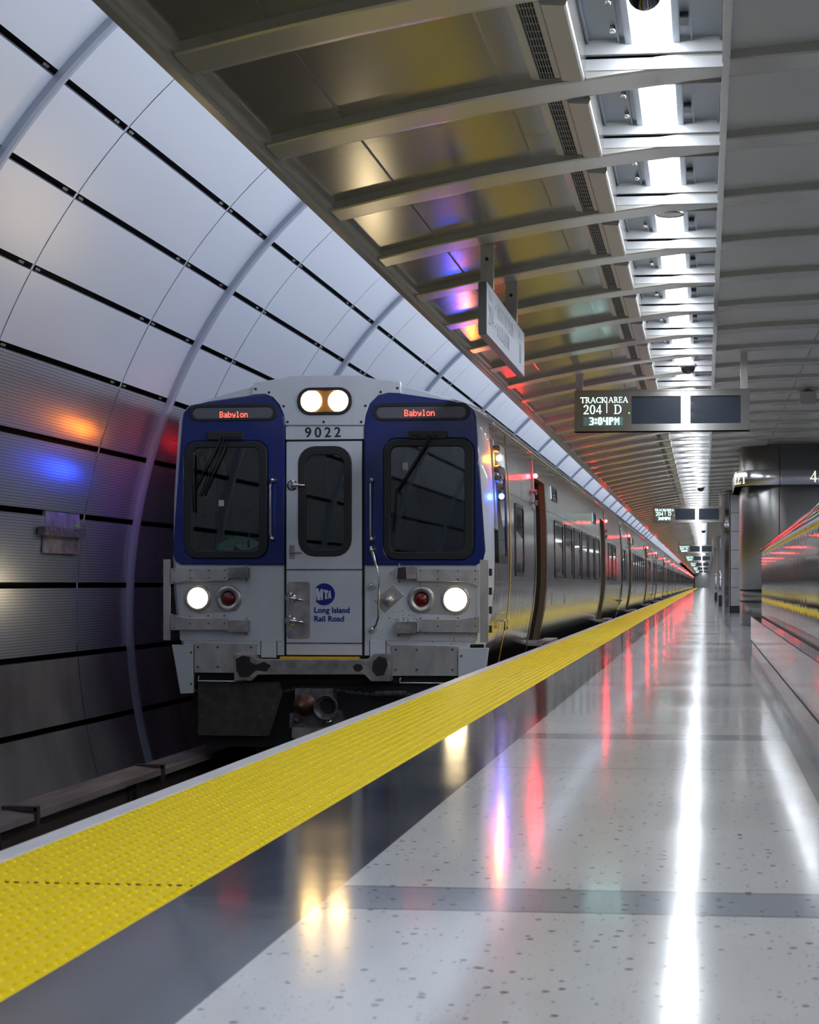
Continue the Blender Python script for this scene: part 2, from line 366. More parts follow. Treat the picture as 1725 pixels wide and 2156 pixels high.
# ------------------------------------------------------------------ structure: floor, platform edge, track bed
YN, YF2 = -30.0, 335.0
m = MB(); m.box(-1.19, 5.0, YN, YF2, -.2, 0); struct(m.build('floor', M['floor']))
m = MB(); m.box(-1.79, -1.19, YN, YF2, -.11, -.003)
def dome(x, y, r=.013, h=.0055, n=8):
    b = len(m.v)
    for rr, zz in ((r, -.003), (r*.62, -.003+h)):
        for k in range(n): m.v.append((x+rr*math.cos(k*2*PI/n), y+rr*math.sin(k*2*PI/n), zz))
    for k in range(n): m.f.append((b+k, b+(k+1) % n, b+n+(k+1) % n, b+n+k)); m.m.append(0); m.sm.append(True)
    m.f.append(tuple(b+n+k for k in range(n))); m.m.append(0); m.sm.append(False)
for i in range(12):
    for j in range(int(24/.05)):
        yy = 2.0+j*.05
        if i % 2: yy += .025
        if yy > 26: continue
        dome(-1.765+i*.05, yy)
for j in range(24): m.box(-1.79+j*.025, -1.778+j*.025, 3.917, 3.921, -.004, .0002, 1)
tag(m.build('tactile_strip', [M['yellow'], M['dark']]), 'bright yellow tactile warning strip with rows of raised domes along platform edge', 'tactile paving')
m = MB(); m.box(-1.865, -1.79, YN, YF2, -.12, .001); struct(m.build('trim_1', M['coping'], bevel=.004))
m = MB(); m.box(-1.80, -1.72, YN, YF2, -1.5, -.12); struct(m.build('wall_platform_edge', M['dark']))
m = MB(); m.box(-6.0, -1.72, YN, YF2, -1.6, -1.4)
for k in range(250): m.box(-4.95, -2.4, YN+k*.6, YN+k*.6+.25, -1.4, -1.33, 0)
struct(m.build('floor_trackbed', M['dull']))
for s_, nm in ((-1, 'beside the tunnel wall'), (1, 'beside the platform face')):
    m = MB(); x = -3.665+s_*.7525
    m.box(x-.07, x+.07, YN, 120, -1.33, -1.315); m.box(x-.01, x+.01, YN, 120, -1.315, -1.225); m.box(x-.036, x+.036, YN, 120, -1.225, -1.19)
    tag(m.build('running_rail', M['rail']), 'dark steel running rail on the track bed '+nm, 'rail')
# third rail: rail, sloping cover board, joint clips, brackets
t = thing('third_rail', 'third rail under a grey rust-stained cover board low along tunnel wall', 'third rail', (-5.04, 0, -1.19))
m = MB(); m.box(-.04, .04, YN, 60, -.02, .10); m.build('conductor_rail', M['rail'], t)
m = MB()
for k in range(20):
    y0 = 3.3+k*2.93-8.8
    dz = .0 if k % 2 else .012
    m.grid([[(-.10, y, .245+dz), (.15, y, .215+dz), (.155, y, .165+dz), (.125, y, .16+dz), (-.10, y, .20+dz)] for y in (y0, y0+2.915)], 0, False, True, True)
m.build('cover_board', M['cover'], t)
for k in range(9):
    y0 = 9.15+k*2.93-2.93
    m = MB(); m.box(-.10, .17, y0-.03, y0+.03, .235, .268); m.box(.145, .172, y0-.03, y0+.03, .12, .262); m.build('joint_clip', M['rail'], t)
    m = MB(); m.box(.09, .125, y0-.62, y0-.55, -.21, .19); m.box(-.1, .12, y0-.62, y0-.55, .13, .17); m.build('bracket', M['black'], t)
# ------------------------------------------------------------------ structure: vaulted wall
VX, VZ, VR, DPH = -.25, .405, 5.85, .1145
def vault(phi, y, r=0.0): return (VX-(VR+r)*math.cos(phi), y, VZ+(VR+r)*math.sin(phi))
RIB0, RIBP = 17.55, 5.82
wl = MB(); wl.grid([[vault(-.36+i*.05, y, .30) for i in range(30)] for y in (YN, YF2)]); wall = struct(wl.build('wall_left', M['black']))
def rowmesh(k0, k1, mt, name, gy, seam=.018):
    m = MB()
    ys = []
    n = -9
    while RIB0+n*RIBP < (150 if gy else YF2):
        ys.append(RIB0+(n+.25)*RIBP); ys.append(RIB0+(n+.75)*RIBP); n += 1
    for k in range(k0, k1):
        a0 = .0501+k*DPH+.0048; a1 = .0501+(k+1)*DPH-.0048
        for i in range(len(ys)-1):
            y0, y1 = ys[i]+seam/2, ys[i+1]-seam/2
            m.grid([[vault(lerp(a0, a1, j/4), y) for j in range(5)] for y in (y0, y1)])
            m.grid([[vault(a0, y), vault(a0, y, .2)] for y in (y0, y1)]); m.grid([[vault(a1, y), vault(a1, y, .2)] for y in (y0, y1)])
    o = m.build(name, mt, wall)
rowmesh(3, 9, M['wallp'], 'smooth_cladding', False)
rowmesh(-1, 3, M['corr'], 'ribbed_cladding', False)
rowmesh(-4, -1, M['conc'], 'concrete_cladding', False, .016)
# joint backing so the narrow gaps read grey rather than black
mj = MB()
for n in range(-9, 53):
    for f in (.25, .75):
        y = RIB0+(n+f)*RIBP
        mj.grid([[vault(-.05+i*.06, yy, .006) for i in range(19)] for yy in (y-.02, y+.02)])
mj.build('panel_joint', M['arch'], wall)
m = MB()
for n in range(-3, 12):
    for k in range(3, 8):
        for f in (0, .25, .75):
            for d in (-.22, .12):
                y = RIB0+(n+f)*RIBP+d; a = .0501+k*DPH
                p = [vault(a-.0018, y, .03), vault(a+.0018, y, .03), vault(a+.0018, y+.10, .03), vault(a-.0018, y+.10, .03)]
                m.face(p)
m.build('panel_clip', M['grime'], wall)
for n in range(-8, 22):
    y = RIB0+n*RIBP; m = MB()
    rows = []
    for i in range(42):
        a = -.34+i*1.42/41
        rows.append([vault(a, y-.045, .0), vault(a, y-.045, -.05), vault(a, y-.02, -.068), vault(a, y+.02, -.068), vault(a, y+.045, -.05), vault(a, y+.045, -.02), vault(a, y+.075, -.015), vault(a, y+.075, .0)])
    m.grid(rows, 0, False, True, True)
    struct(m.build('trim_%d' % (n+10), M['arch']))
# wall mounted plate and bar
t = thing('wall_cover_plate', 'flat metal cover plate with a crossbar fixed on the ribbed tunnel wall', 'wall plate', (-6.05, 15.2, 1.0))
m = MB(); m.box(0, .03, -.10, .76, .0, .385); m.build('plate', M['steel_w'], t)
m = MB(); m.box(.03, .10, -.28, .74, .155, .235); m.sphere((.10, -.1, .195), .012, 8); m.sphere((.10, .62, .195), .012, 8); m.build('crossbar', M['grime'], t)
m = MB(); m.face([(.031, .58, .27), (.031, .76, .29), (.031, .76, .25)]); m.build('green_sticker', mat('green_sticker', (.15, .4, .03), .6), t)
# cove lamps behind the ceiling edge, washing the vault
for k in range(21):
    L = 5.82 if k < 18 else 80
    y = -31+k*5.82 if k < 18 else -31+17*5.82+43+(k-18)*80
    ld = bpy.data.lights.new('cove_lamp', 'AREA'); ld.shape = 'RECTANGLE'; ld.size = .12; ld.size_y = L; ld.energy = COVE_W*L/5.82; ld.color = (.78, .85, 1)
    o = bpy.data.objects.new('cove_lamp', ld); C.objects.link(o); o.location = (-1.62, y, 3.02)
    d = Vector((-1, 0, .38)).normalized(); o.rotation_euler = (-d).to_track_quat('Z', 'Y').to_euler()
    # keep the long side of the lamp along the track
    zax = -d; yax = Vector((0, 1, 0)); xax = yax.cross(zax).normalized()
    o.matrix_world = Matrix(((xax.x, yax.x, zax.x, -1.62), (xax.y, yax.y, zax.y, y), (xax.z, yax.z, zax.z, 3.02), (0, 0, 0, 1)))
    tag(o, 'concealed cove lamp above the left ceiling edge lighting the vault', 'lamp', 'cove lamps above the ceiling edge')
# ------------------------------------------------------------------ structure: ceiling
def zc(x): return 3.04-.035*(x-1.3)**2
RP, RY0 = 1.332, 7.47
NB = 246
def sheet(m, x0, x1, dz, y0=YN, y1=YF2, n=4, mi=0, th=.0):
    xs = [lerp(x0, x1, i/n) for i in range(n+1)]
    m.grid([[(x, y, zc(x)+dz) for x in xs] for y in (y0, y1)], mi, True)
m = MB()
sheet(m, -1.93, -1.605, .045, mi=1); sheet(m, -1.595, -.892, .045, mi=1); sheet(m, -.882, -.758, .045, n=1, mi=0); sheet(m, -.79, -.52, .075, n=2, mi=0)
m.box(-1.606, -1.594, YN, YF2, zc(-1.6)+.0435, zc(-1.6)+.06, 0); m.box(-.893, -.881, YN, YF2, zc(-.887)+.0435, zc(-.887)+.06, 0)
sheet(m, .11, 5.0, .045, n=12, mi=2)
for k in range(1, 6): m.box(.11+k*.95, .118+k*.95, YN, YF2, zc(.11+k*.95)+.038, zc(.11+k*.95)+.05, 0)
# edge fascia and lip
m.box(-2.02, -1.98, YN, YF2, zc(-2.0)-.015, zc(-2.0)+.10, 3); m.box(-1.98, -1.93, YN, YF2, zc(-1.95)+.015, zc(-1.95)+.09, 3); m.box(-1.99, -1.96, YN, YF2, zc(-2.0)+.0, zc(-2)+.09, 3)
# lamp trough
m.box(-.525, .10, YN, YF2, zc(-.2)+.125, zc(-.2)+.14, 4)
m.box(-.525, -.518, YN, YF2, zc(-.5)+.0, zc(-.2)+.13, 0); m.box(.075, .11, YN, YF2, zc(.1)-.012, zc(.1)+.13, 0)
m.grid([[(x, y, 3.6) for x in (-1.95, 5.0)] for y in (YN, YF2)], 0)
ceil = struct(m.build('ceiling', [M['ceil'], M['ceilp'], M['ceilg'], M['ceilr'], M['trough']]))
m = MB()
for n in range(-28, NB):
    y = RY0+n*RP
    xs = [-1.955+i*(6.95)/22 for i in range(23)]
    m.grid([[(x, y, zc(x)+.055), (x, y+.004, zc(x)+.006), (x, y+.02, zc(x)), (x, y+.235, zc(x)), (x, y+.26, zc(x)+.010), (x, y+.30, zc(x)+.014), (x, y+.315, zc(x)+.055)] for x in xs], 0, False)
    x = -1.955; m.face([(x, y, zc(x)+.055), (x, y+.02, zc(x)), (x, y+.235, zc(x)), (x, y+.30, zc(x)+.02), (x, y+.315, zc(x)+.055)])
    # bulkheads inside the trough, a stepped white strip facing along the platform
    m.box(-.52, .08, y-.004, y+.01, zc(-.2)+.0, zc(-.2)+.05, 1); m.box(-.52, .08, y-.03, y, zc(-.2)+.062, zc(-.2)+.13, 1); m.box(-.52, .08, y+.3, y+.315, zc(-.2)+.02, zc(-.2)+.13, 1)
m.build('ceiling_rib', [M['ceilr'], M['tw']], ceil)
# ceiling lamps
def lamp_proto():
    t = thing('ceiling_lamp', '', 'ceiling lamp', (-.225, RY0+.315, zc(-.225)), None)
    a = MB(); n = 8; y0, y1 = .01, .985; zb = .125; rows = []
    for y in (y0, y1): rows.append([(-.085*math.cos(i*PI/n), y, zb-.042*math.sin(i*PI/n)) for i in range(n+1)])
    a.grid(rows, 0, True); a.f.append(tuple(range(n+1))); a.m.append(0); a.sm.append(False); a.f.append(tuple(range(n+1, 2*n+2))); a.m.append(0); a.sm.append(False)
    a.build('diffuser', M['lamp'], t)
    b = MB()
    b.box(-.118, -.088, .0, 1.0, .105, .125); b.box(.088, .118, .0, 1.0, .105, .125); b.box(-.15, -.143, .0, 1.0, .112, .125); b.box(.165, .172, .0, 1.0, .112, .125)
    b.box(-.285, -.278, .0, 1.0, .11, .125); b.box(.29, .297, .0, 1.0, .11, .125)
    b.build('housing', M['trough'], t)
    for y in (.15, .65):
        c_ = MB(); c_.box(.122, .158, y, y+.10, .10, .125); c_.build('clip', M['rubber'], t)
    for y in (.1, .45, .8):
        c_ = MB(); c_.lathe((-.165, y, .098), (0,0,1), [(.012,0),(.012,.03)], 8); c_.build('screw', M['chrome'], t)
    return t
lp = lamp_proto()
for n in range(-26, NB):
    k = n+1
    if n == -26: o = lp; o.location.y = RY0+.315+n*RP
    else:
        if n < 34: o = dup(lp, (n+26)*RP)
        else:
            r = lp.copy(); C.objects.link(r); r.location = lp.location+Vector((0, (n+26)*RP, 0)); ch = [q_ for q_ in lp.children if q_.name.startswith('diffuser')][0].copy(); C.objects.link(ch); ch.parent = r; o = r
    if k < 0: o['label'] = 'white glowing ceiling lamp overhead beyond the top picture edge'; o['group'] = 'lamps beyond the top edge'
    elif k < 12: o['label'] = 'white glowing curved ceiling lamp, %s from the top in the receding row' % ORD[k]
    else: o['label'] = 'small white glowing ceiling lamp in the distant part of the row'; o['group'] = 'distant lamps of the row'
# air vents
t = thing('air_vent', '', 'air vent', (-.65, RY0+.315, zc(-.65)))
a = MB(); xs0, xs1 = -.115, .128
a.grid([[(xs0, y, .044), (xs0+.006, y, .024), (-.07, y, .02), (-.07, y, .05)] for y in (.002, 1.012)], 1, False)
a.grid([[(.0, y, .05), (.0, y, .02), (.022, y, .018), (.030, y, .006), (.118, y, .000), (.126, y, .006), (.130, y, .02), (.130, y, .07)] for y in (.002, .985)]+[[(.0, 1.0, .05), (.0, 1.0, .03), (.022, 1.0, .028), (.030, 1.0, .018), (.118, 1.0, .018), (.120, 1.0, .02), (.121, 1.0, .03), (.121, 1.0, .07)]], 1, False)
a.face([(.0, .002, .07), (.0, .002, .02), (.022, .002, .018), (.030, .002, .006), (.118, .002, .0), (.126, .002, .006), (.130, .002, .02), (.130, .002, .07)], 1); a.box(-.07, .0, 1.0, 1.012, .018, .03); a.build('housing', [M['ceilr'], M['ventw']], t)
b = MB(); b.box(-.07, .0, .0, 1.01, .055, .06, 0); b.build('recess', M['black'], t)
b = MB()
for k in range(6): b.box(-.062+k*.0115, -.0595+k*.0115, .0, 1.0, .024, .029)
for k in range(1, 11): b.box(-.07, .0, k*.093, k*.093+.0035, .026, .029)
b.build('grille', M['tw'], t)
va = t
for n in range(-3, 52):
    k = n+1
    o = va if n == -3 else dup(va, 0)
    o.location.y = RY0+.315+n*RP
    if k < 0: o['label'] = 'slotted ceiling air vent beyond the top picture edge'; o['group'] = 'vents beyond the top edge'
    elif k < 12: o['label'] = 'slotted dark air vent in the ceiling, %s from the top in its row' % ORD[k]
    else: o['label'] = 'tiny slotted air vent in the distant part of the ceiling row'; o['group'] = 'distant vents of the row'
# dome cameras
def domecam(x, y, r, label):
    t = thing('dome_camera', label, 'security camera', (x, y, zc(x)))
    a = MB(); a.lathe((0,0,.06), (0,0,-1), [(r*.5,0),(r*1.2,.06),(r*1.25,.075),(r*1.05,.085)], 20); a.build('mount', M['tw'], t)
    a = MB(); a.sphere((0,0,-.025), r, 20); a.build('dome', M['domecam'], t)
domecam(-.225, 6.42, .068, 'smoked dome security camera over the lamp at the top picture edge')
domecam(-.17, 17.6, .075, 'dark dome security camera just above the nearest track sign')
domecam(-.09, 40.0, .08, 'dark dome security camera between the nearest and the second track sign')
domecam(-.06, 60.0, .10, 'tiny dome camera, nearer of the two just below the second track sign')
domecam(-.05, 72.0, .10, 'tiny dome camera, farther of the two just below the second track sign')
m = MB(); m.lathe((-.21, 10.42, zc(-.2)+.001), (0,0,-1), [(.085,0),(.085,.006),(.072,.007),(.068,.003)], 28)
tag(m.build('ceiling_speaker', M['ceilr']), 'round flush speaker disc in the ceiling rib above the fourth lamp', 'speaker')
# ------------------------------------------------------------------ right side wall, far end
m = MB(); m.box(5.0, 5.1, YN, YF2, 1.75, 3.4, 0); m.box(4.98, 5.1, YN, YF2, -.2, .75, 1); m.box(5.0, 5.1, YN, YF2, .75, 1.75, 2)
for k in range(160):
    y_ = YN+k*2.25; m.box(4.85, 5.0, y_, y_+(.5 if k % 3 else 1.1), -.2, 3.4, 1 if k % 2 else 2)
struct(m.build('wall_right', [mat('right_hall_wall', (.62,.63,.66), .35), mat('right_hall_stone', (.16,.16,.17), .4), mat('right_hall_dark', (.04,.04,.05), .3)]))
m = MB(); m.box(-1.9, 5.0, YF2, YF2+.3, -.2, 3.4); struct(m.build('wall_end', M['greyp']))
m = MB(); m.box(-7, -1.9, YF2, YF2+.3, -2, 6); struct(m.build('wall_tunnel_end', M['black']))
m = MB(); m.box(-7, 5.1, YN-.3, YN, -2, 6); struct(m.build('wall_back', mat('back_wall', (.25,.26,.28), .6)))
for k in range(15):
    L = 24.0; ld = bpy.data.lights.new('hall_lamp', 'AREA'); ld.shape = 'RECTANGLE'; ld.size = .2; ld.size_y = 23; ld.energy = 280; ld.color = (.92,.96,1)
    o = bpy.data.objects.new('hall_lamp', ld); C.objects.link(o); o.location = (3.1, -17+k*L, 2.95)
    tag(o, 'linear ceiling lamp over the hall beyond the stair parapet', 'lamp', 'lamps beyond the parapet')
t = thing('ceiling_speaker', 'pale grey boxy speaker hanging under the ceiling at right, above the round column', 'speaker', (1.24, 20.8, 2.865))
a = MB(); a.plate(rrect(-.095, 0, .095, .16, .03), lambda u, v, w_: (u, w_, v), -.09, .09); a.build('case', M['tw'], t, bevel=.008)
a = MB(); a.box(-.03, .03, -.03, .03, .155, .20); a.build('mount', M['grime'], t)
# ------------------------------------------------------------------ stair parapet
t = thing('stair_parapet', 'mirror-polished steel stair parapet with stepped ledge at the right picture edge', 'parapet', (.604, 10, 0))
y = 18.3; m = MB(); k = 0
while y > .5:
    m.box(0, .03, y-1.32+.008-10, y-10, .37, 1.035); y -= 1.32; k += 1
m.build('mirror_panel', M['mirror'], t)
m = MB(); m.box(.012, .12, -9.5, 8.29, .0, 1.03); m.build('core', M['rubber'], t)
m = MB(); m.box(-.112, .0, -9.5, 8.32, .355, .367); m.box(-.114, -.104, -9.5, 8.32, .118, .367); m.box(-.112, .10, 8.30, 8.32, .118, .367); m.build('ledge', M['mirror2'], t, bevel=.002)
m = MB(); m.box(-.1155, -.10, -9.5, 8.321, .107, .118); m.box(-.009, .0, -9.5, 8.30, .367, .377); m.build('shadow_joint', M['black'], t)
m = MB(); m.box(-.102, .02, -9.5, 8.30, .0, .107); m.build('kickboard', mat('kickboard', (.26,.25,.27), .09, 1), t)
m = MB(); m.box(-.03, .13, -9.5, 8.36, 1.036, 1.052); m.tube([(-.03, 8.36, 1.044), (-.03, -9.5, 1.10)], .012); m.tube([(.0, 8.36, 1.075), (.0, -9.5, 1.16)], .018); m.tube([(.06, 8.36, 1.085), (.06, -9.5, 1.17)], .016)
m.build('handrail', M['mirror2'], t)
# ------------------------------------------------------------------ round column with lettered band
def rcol(x0, x1, y0, y1, r, n=10): return rrect(x0, y0, x1, y1, r, n)
t = thing('clad_column', 'large dark stainless column with rounded corners and a lettered sign band', 'column', (1.6, 30, 0))
def loop(mb, pts, z0, z1, m=0, caps=True): mb.grid([[(x, y, z) for x, y in pts] for z in (z0, z1)], m, True, True, caps)
Pc = [(x-1.6, y-30) for x, y in rcol(.63, 3.4, 28.7, 32.2, .75, 14)]
m = MB(); loop(m, Pc, .62, 3.05); m.build('cladding', M['col'], t)
m = MB(); loop(m, [(x*.985, y*.985) for x, y in Pc], .42, .60); loop(m, [(x*.99, y*.99) for x, y in Pc], .0, .40); m.build('base_cladding', M['col'], t)
Pb = [(x-1.6, y-30) for x, y in rcol(.51, 3.5, 28.58, 32.3, .80, 14)]
m = MB(); loop(m, Pb, 2.36, 2.62); bnd = m.build('sign_band', M['band'], t)
m = MB()
for zz in (.41, .61): loop(m, [(x*.99, y*.99) for x, y in Pc], zz-.012, zz+.012)
m.box(-.37, -.362, -1.306, -1.29, .0, 3.0); m.box(-.365, -.355, -1.425, -1.40, 2.36, 2.62)
m.build('cladding_joint', M['black'], t)
m = MB()
serif(m, '48 STREET', 1.735-1.6, 2.40, .185, lambda u, v: (u, -1.43, v))
# wrap lettering around the rounded left corner of the band
cx_, cy_, rr_ = .51+.80-1.6, 28.58+.80-30, .806
def wrapf(u, v):
    a = PI+.62+(u)/rr_
    return (cx_+rr_*math.cos(a), cy_+rr_*math.sin(a), v)
serif(m, 'REET', -.52, 2.40, .185, wrapf)
m.build('lettering', M['lettery'], bnd)
# tiled pillar and steel posts further on
def pillar(x0, x1, y0, y1, label, mt, tiles=True):
    t = thing('tiled_pillar', label, 'pillar', ((x0+x1)/2, (y0+y1)/2, 0)); a = MB(); hx, hy = (x1-x0)/2, (y1-y0)/2
    z = .17
    while z < 3.0:
        a.box(-hx, hx, -hy, hy, z+.006, min(z+.46, 3.0)-.006); z += .46
    a.build('tile_cladding', mt, t); b = MB(); b.box(-hx+.012, hx-.012, -hy+.012, hy-.012, 0, 3.0); b.build('core', M['black'], t)
    b = MB(); b.box(-hx-.004, hx+.004, -hy-.004, hy+.004, 0, .165); b.build('plinth', M['dark'], t)
pillar(.64, 1.5, 42.3, 44, 'grey stone tiled pillar just left of the big round column', M['tile'])
m = MB(); m.box(.53, .60, 42.6, 45.5, 0, 3.0); m.box(.49, .53, 42.6, 42.64, 0, 3.0); tag(m.build('steel_guide_post', M['mirror2']), 'tall polished steel edge panel left of the tiled pillar', 'post')
for i, (x, y, h) in enumerate(((.62, 62, 3.0), (.60, 84, 3.0), (.58, 110, 3.0), (.58, 150, 3.0), (.6, 200, 3.0))):
    m = MB(); m.box(x-.0, x+.5, y, y+.8, .12, h); m.box(x-.02, x+.52, y-.02, y+.82, 0, .12); m.box(x-.03, x-.0, y+.3, y+.5, .12, h)
    tag(m.build('distant_column', M['col']), 'distant dark column right of the lamp streak, %s beyond the tiled pillar' % ORD[i], 'column')
for i, (x, y) in enumerate(((.50, 55), (.47, 72))):
    t = thing('steel_stanchion', 'short upright steel stanchion on the far platform, %s of two' % ('nearer', 'farther')[i], 'stanchion', (x, y, 0))
    a = MB(); a.tube([(0,0,0),(0,0,1.15)], .035); a.tube([(.0,0,1.15),(.0,1.2,1.15),(.0,1.2,0)], .03); a.build('rail', M['mirror2'], t)
    a = MB(); a.box(-.06,.06,-.06,.06,0,.35); a.build('foot', M['dark'], t)
m = MB(); m.box(.62, .95, 69, 69.3, 2.2, 2.55); tag(m.build('wall_mounted_monitor', M['tw']), 'small pale monitor box on the distant column', 'monitor')
# ------------------------------------------------------------------ hanging track signs
def track_sign(Y, label, full):
    x0, x1 = -1.295, .445; z0, z1 = 2.235, 2.645
    t = thing('track_sign', label, 'sign', ((x0+x1)/2, Y, z0)); ox = (x0+x1)/2
    fn = lambda u, v, w_: (u-ox, w_, v-z0)
    S1 = rrect(-.725, 2.305, -.235, 2.58, .003, 1); S2 = rrect(-.14, 2.305, .355, 2.58, .003, 1)
    a = MB(); a.plate([(x0+.01,z0+.01),(x1-.01,z0+.01),(x1-.01,z1-.01),(x0+.01,z1-.01)], fn, 0, .02, [S1, S2]); a.build('bezel', M['signf'], t)
    a = MB(); a.plate([(x0,z0),(x1,z0),(x1,z1),(x0,z1)], fn, -.008, .16, [[(x0+.012,z0+.016),(x1-.012,z0+.016),(x1-.012,z1-.012),(x0+.012,z1-.012)]]); a.box(x0-ox+.01, x1-ox-.01, .15, .16, .01, z1-z0-.01); a.build('case', M['signf'], t)
    for S in (S1, S2):
        a = MB(); a.plate(S, fn, .016, .022); a.build('screen', M['screen'], t)
    a = MB(); g = lambda u, v: fn(u, v, -.004)
    a2 = MB(); a2.face([fn(-1.205,2.292,-.002), fn(-.81,2.292,-.002), fn(-.81,2.378,-.002), fn(-1.205,2.378,-.002)]); a2.build('clock_panel', M['lcd'], t)
    serif(a, 'TRACK', -1.235, 2.52, .055, g, .02, 1.10); serif(a, 'AREA', -.955, 2.52, .055, g, .02, 1.05)
    serif(a, '204', -1.205, 2.408, .09, g, .03, 1.0); serif(a, 'D', -.90, 2.408, .09, g)
    for f in rc(-.974, 2.418, -.967, 2.575): a.face([g(p.x, p.y) for p in f])
    dots(a, '3:04PM', -1.145, 2.298, .076, g, .98, .86)
    a.build('lettering', M['letter'], t)
    a = MB(); a.lathe(fn(-.748, 2.415, -.006), (0,1,0), [(.006,0),(.006,.004)], 8); a.build('status_light', M['green'], t)
    for xx in (x0+.045, x1-.055):
        a = MB(); zt = zc(xx)+.03; a.box(xx-ox-.035, xx-ox+.035, .045, .115, z1-z0, zt-z0); a.box(xx-ox-.04, xx-ox+.04, .04, .12, zc(xx)-.008-z0, zt-z0); a.build('post', M['steel_f'], t)
    return t
for i, Y in enumerate((17.0, 42.4, 84, 115, 150, 190, 235)):
    track_sign(Y, ('stainless hanging track sign with lit white lettering and two dark screens, %s from the camera' % ORD[i]), True)
# side sign hung parallel to the track
t = thing('hanging_side_sign', 'long grey hanging sign seen edge-on with etched lettering, over the train side', 'sign', (-1.30, 10.15, 2.215))
m = MB(); m.box(-.052, -.002, 0, 2.14, .0, .31); m.build('sign_body', M['signdk'], t, bevel=.001)
m = MB(); m.box(-.051, -.003, .001, 2.139, -.004, .0); m.build('underside', M['signbr'], t)
m = MB(); m.box(-.003, .0, .0, 2.14, .0, .31); m.build('face', M['signface'], t)
m = MB(); g = lambda u, v: (.0015, u, v)
serif(m, 'TRACK', .07, .225, .045, g, .03, 1.0); serif(m, '204', .07, .07, .12, g, .03, 1.0)
for f in rc(.335, .02, .340, .29): m.face([g(p.x, p.y) for p in f])
serif(m, '>', .38, .19, .06, g); serif(m, 'FRONT OF TRAIN', .50, .175, .085, g, .03, 1.0)
serif(m, '>', .38, .07, .06, g); serif(m, '& ELEVATOR', .50, .055, .085, g, .03, 1.0)
serif(m, 'AREA', 1.72, .225, .045, g, .03, 1.0); serif(m, 'D', 1.80, .06, .13, g)
m.build('lettering', M['etch'], t)
for y in (.30, 1.62):
    zz = zc(-1.3)-2.215+.02
    m = MB(); m.box(-.075, .005, y-.025, y+.025, .31, zz); m.box(-.08, .012, y-.03, y+.03, zz-.03, zz-.018); p_ = m.build('post', M['steel_f'], t)
    m = MB(); m.lathe((-.035, y-.026, zz-.11), (0,-1,0), [(.012,0),(.012,.004)], 10); m.build('bolt', M['rubber'], p_)
# ------------------------------------------------------------------ train
XC, Y0, CL = -3.665, 16.24, 26.0
PROF = [(1.40,-.34),(1.45,-.25),(1.50,.02),(1.53,.18),(1.575,.42),(1.600,.70),(1.605,1.0),(1.595,1.55),(1.565,2.03),(1.545,2.31),(1.52,2.39),(1.45,2.46),(1.25,2.53),(.95,2.61),(.68,2.668),(.35,2.722),(0,2.75)]
def hz(z):
    for i in range(10):
        if PROF[i][1] <= z <= PROF[i+1][1]: return lerp(PROF[i][0], PROF[i+1][0], (z-PROF[i][1])/(PROF[i+1][1]-PROF[i][1]))
    return PROF[0][0] if z < PROF[0][1] else PROF[9][0]
DOORS = [(4.62, 5.95), (17.9, 19.25)]
def ring(y, inset, y_off=0):
    pts = []
    for h, z in PROF: pts.append((max(0, h-inset*(1 if z < 2.5 else (h/1.2))), z-(inset*.12 if z > 2.35 else 0)))
    R = [(h, y, z) for h, z in pts]; L = [(-h, y, z) for h, z in pts[:-1]]
    return R+L[::-1]
def side(u, v, w_): return (hz(v)+w_, u, v)     # u along the car, v height, w outwards
def sideL(u, v, w_): return (-hz(v)-w_, u, v)
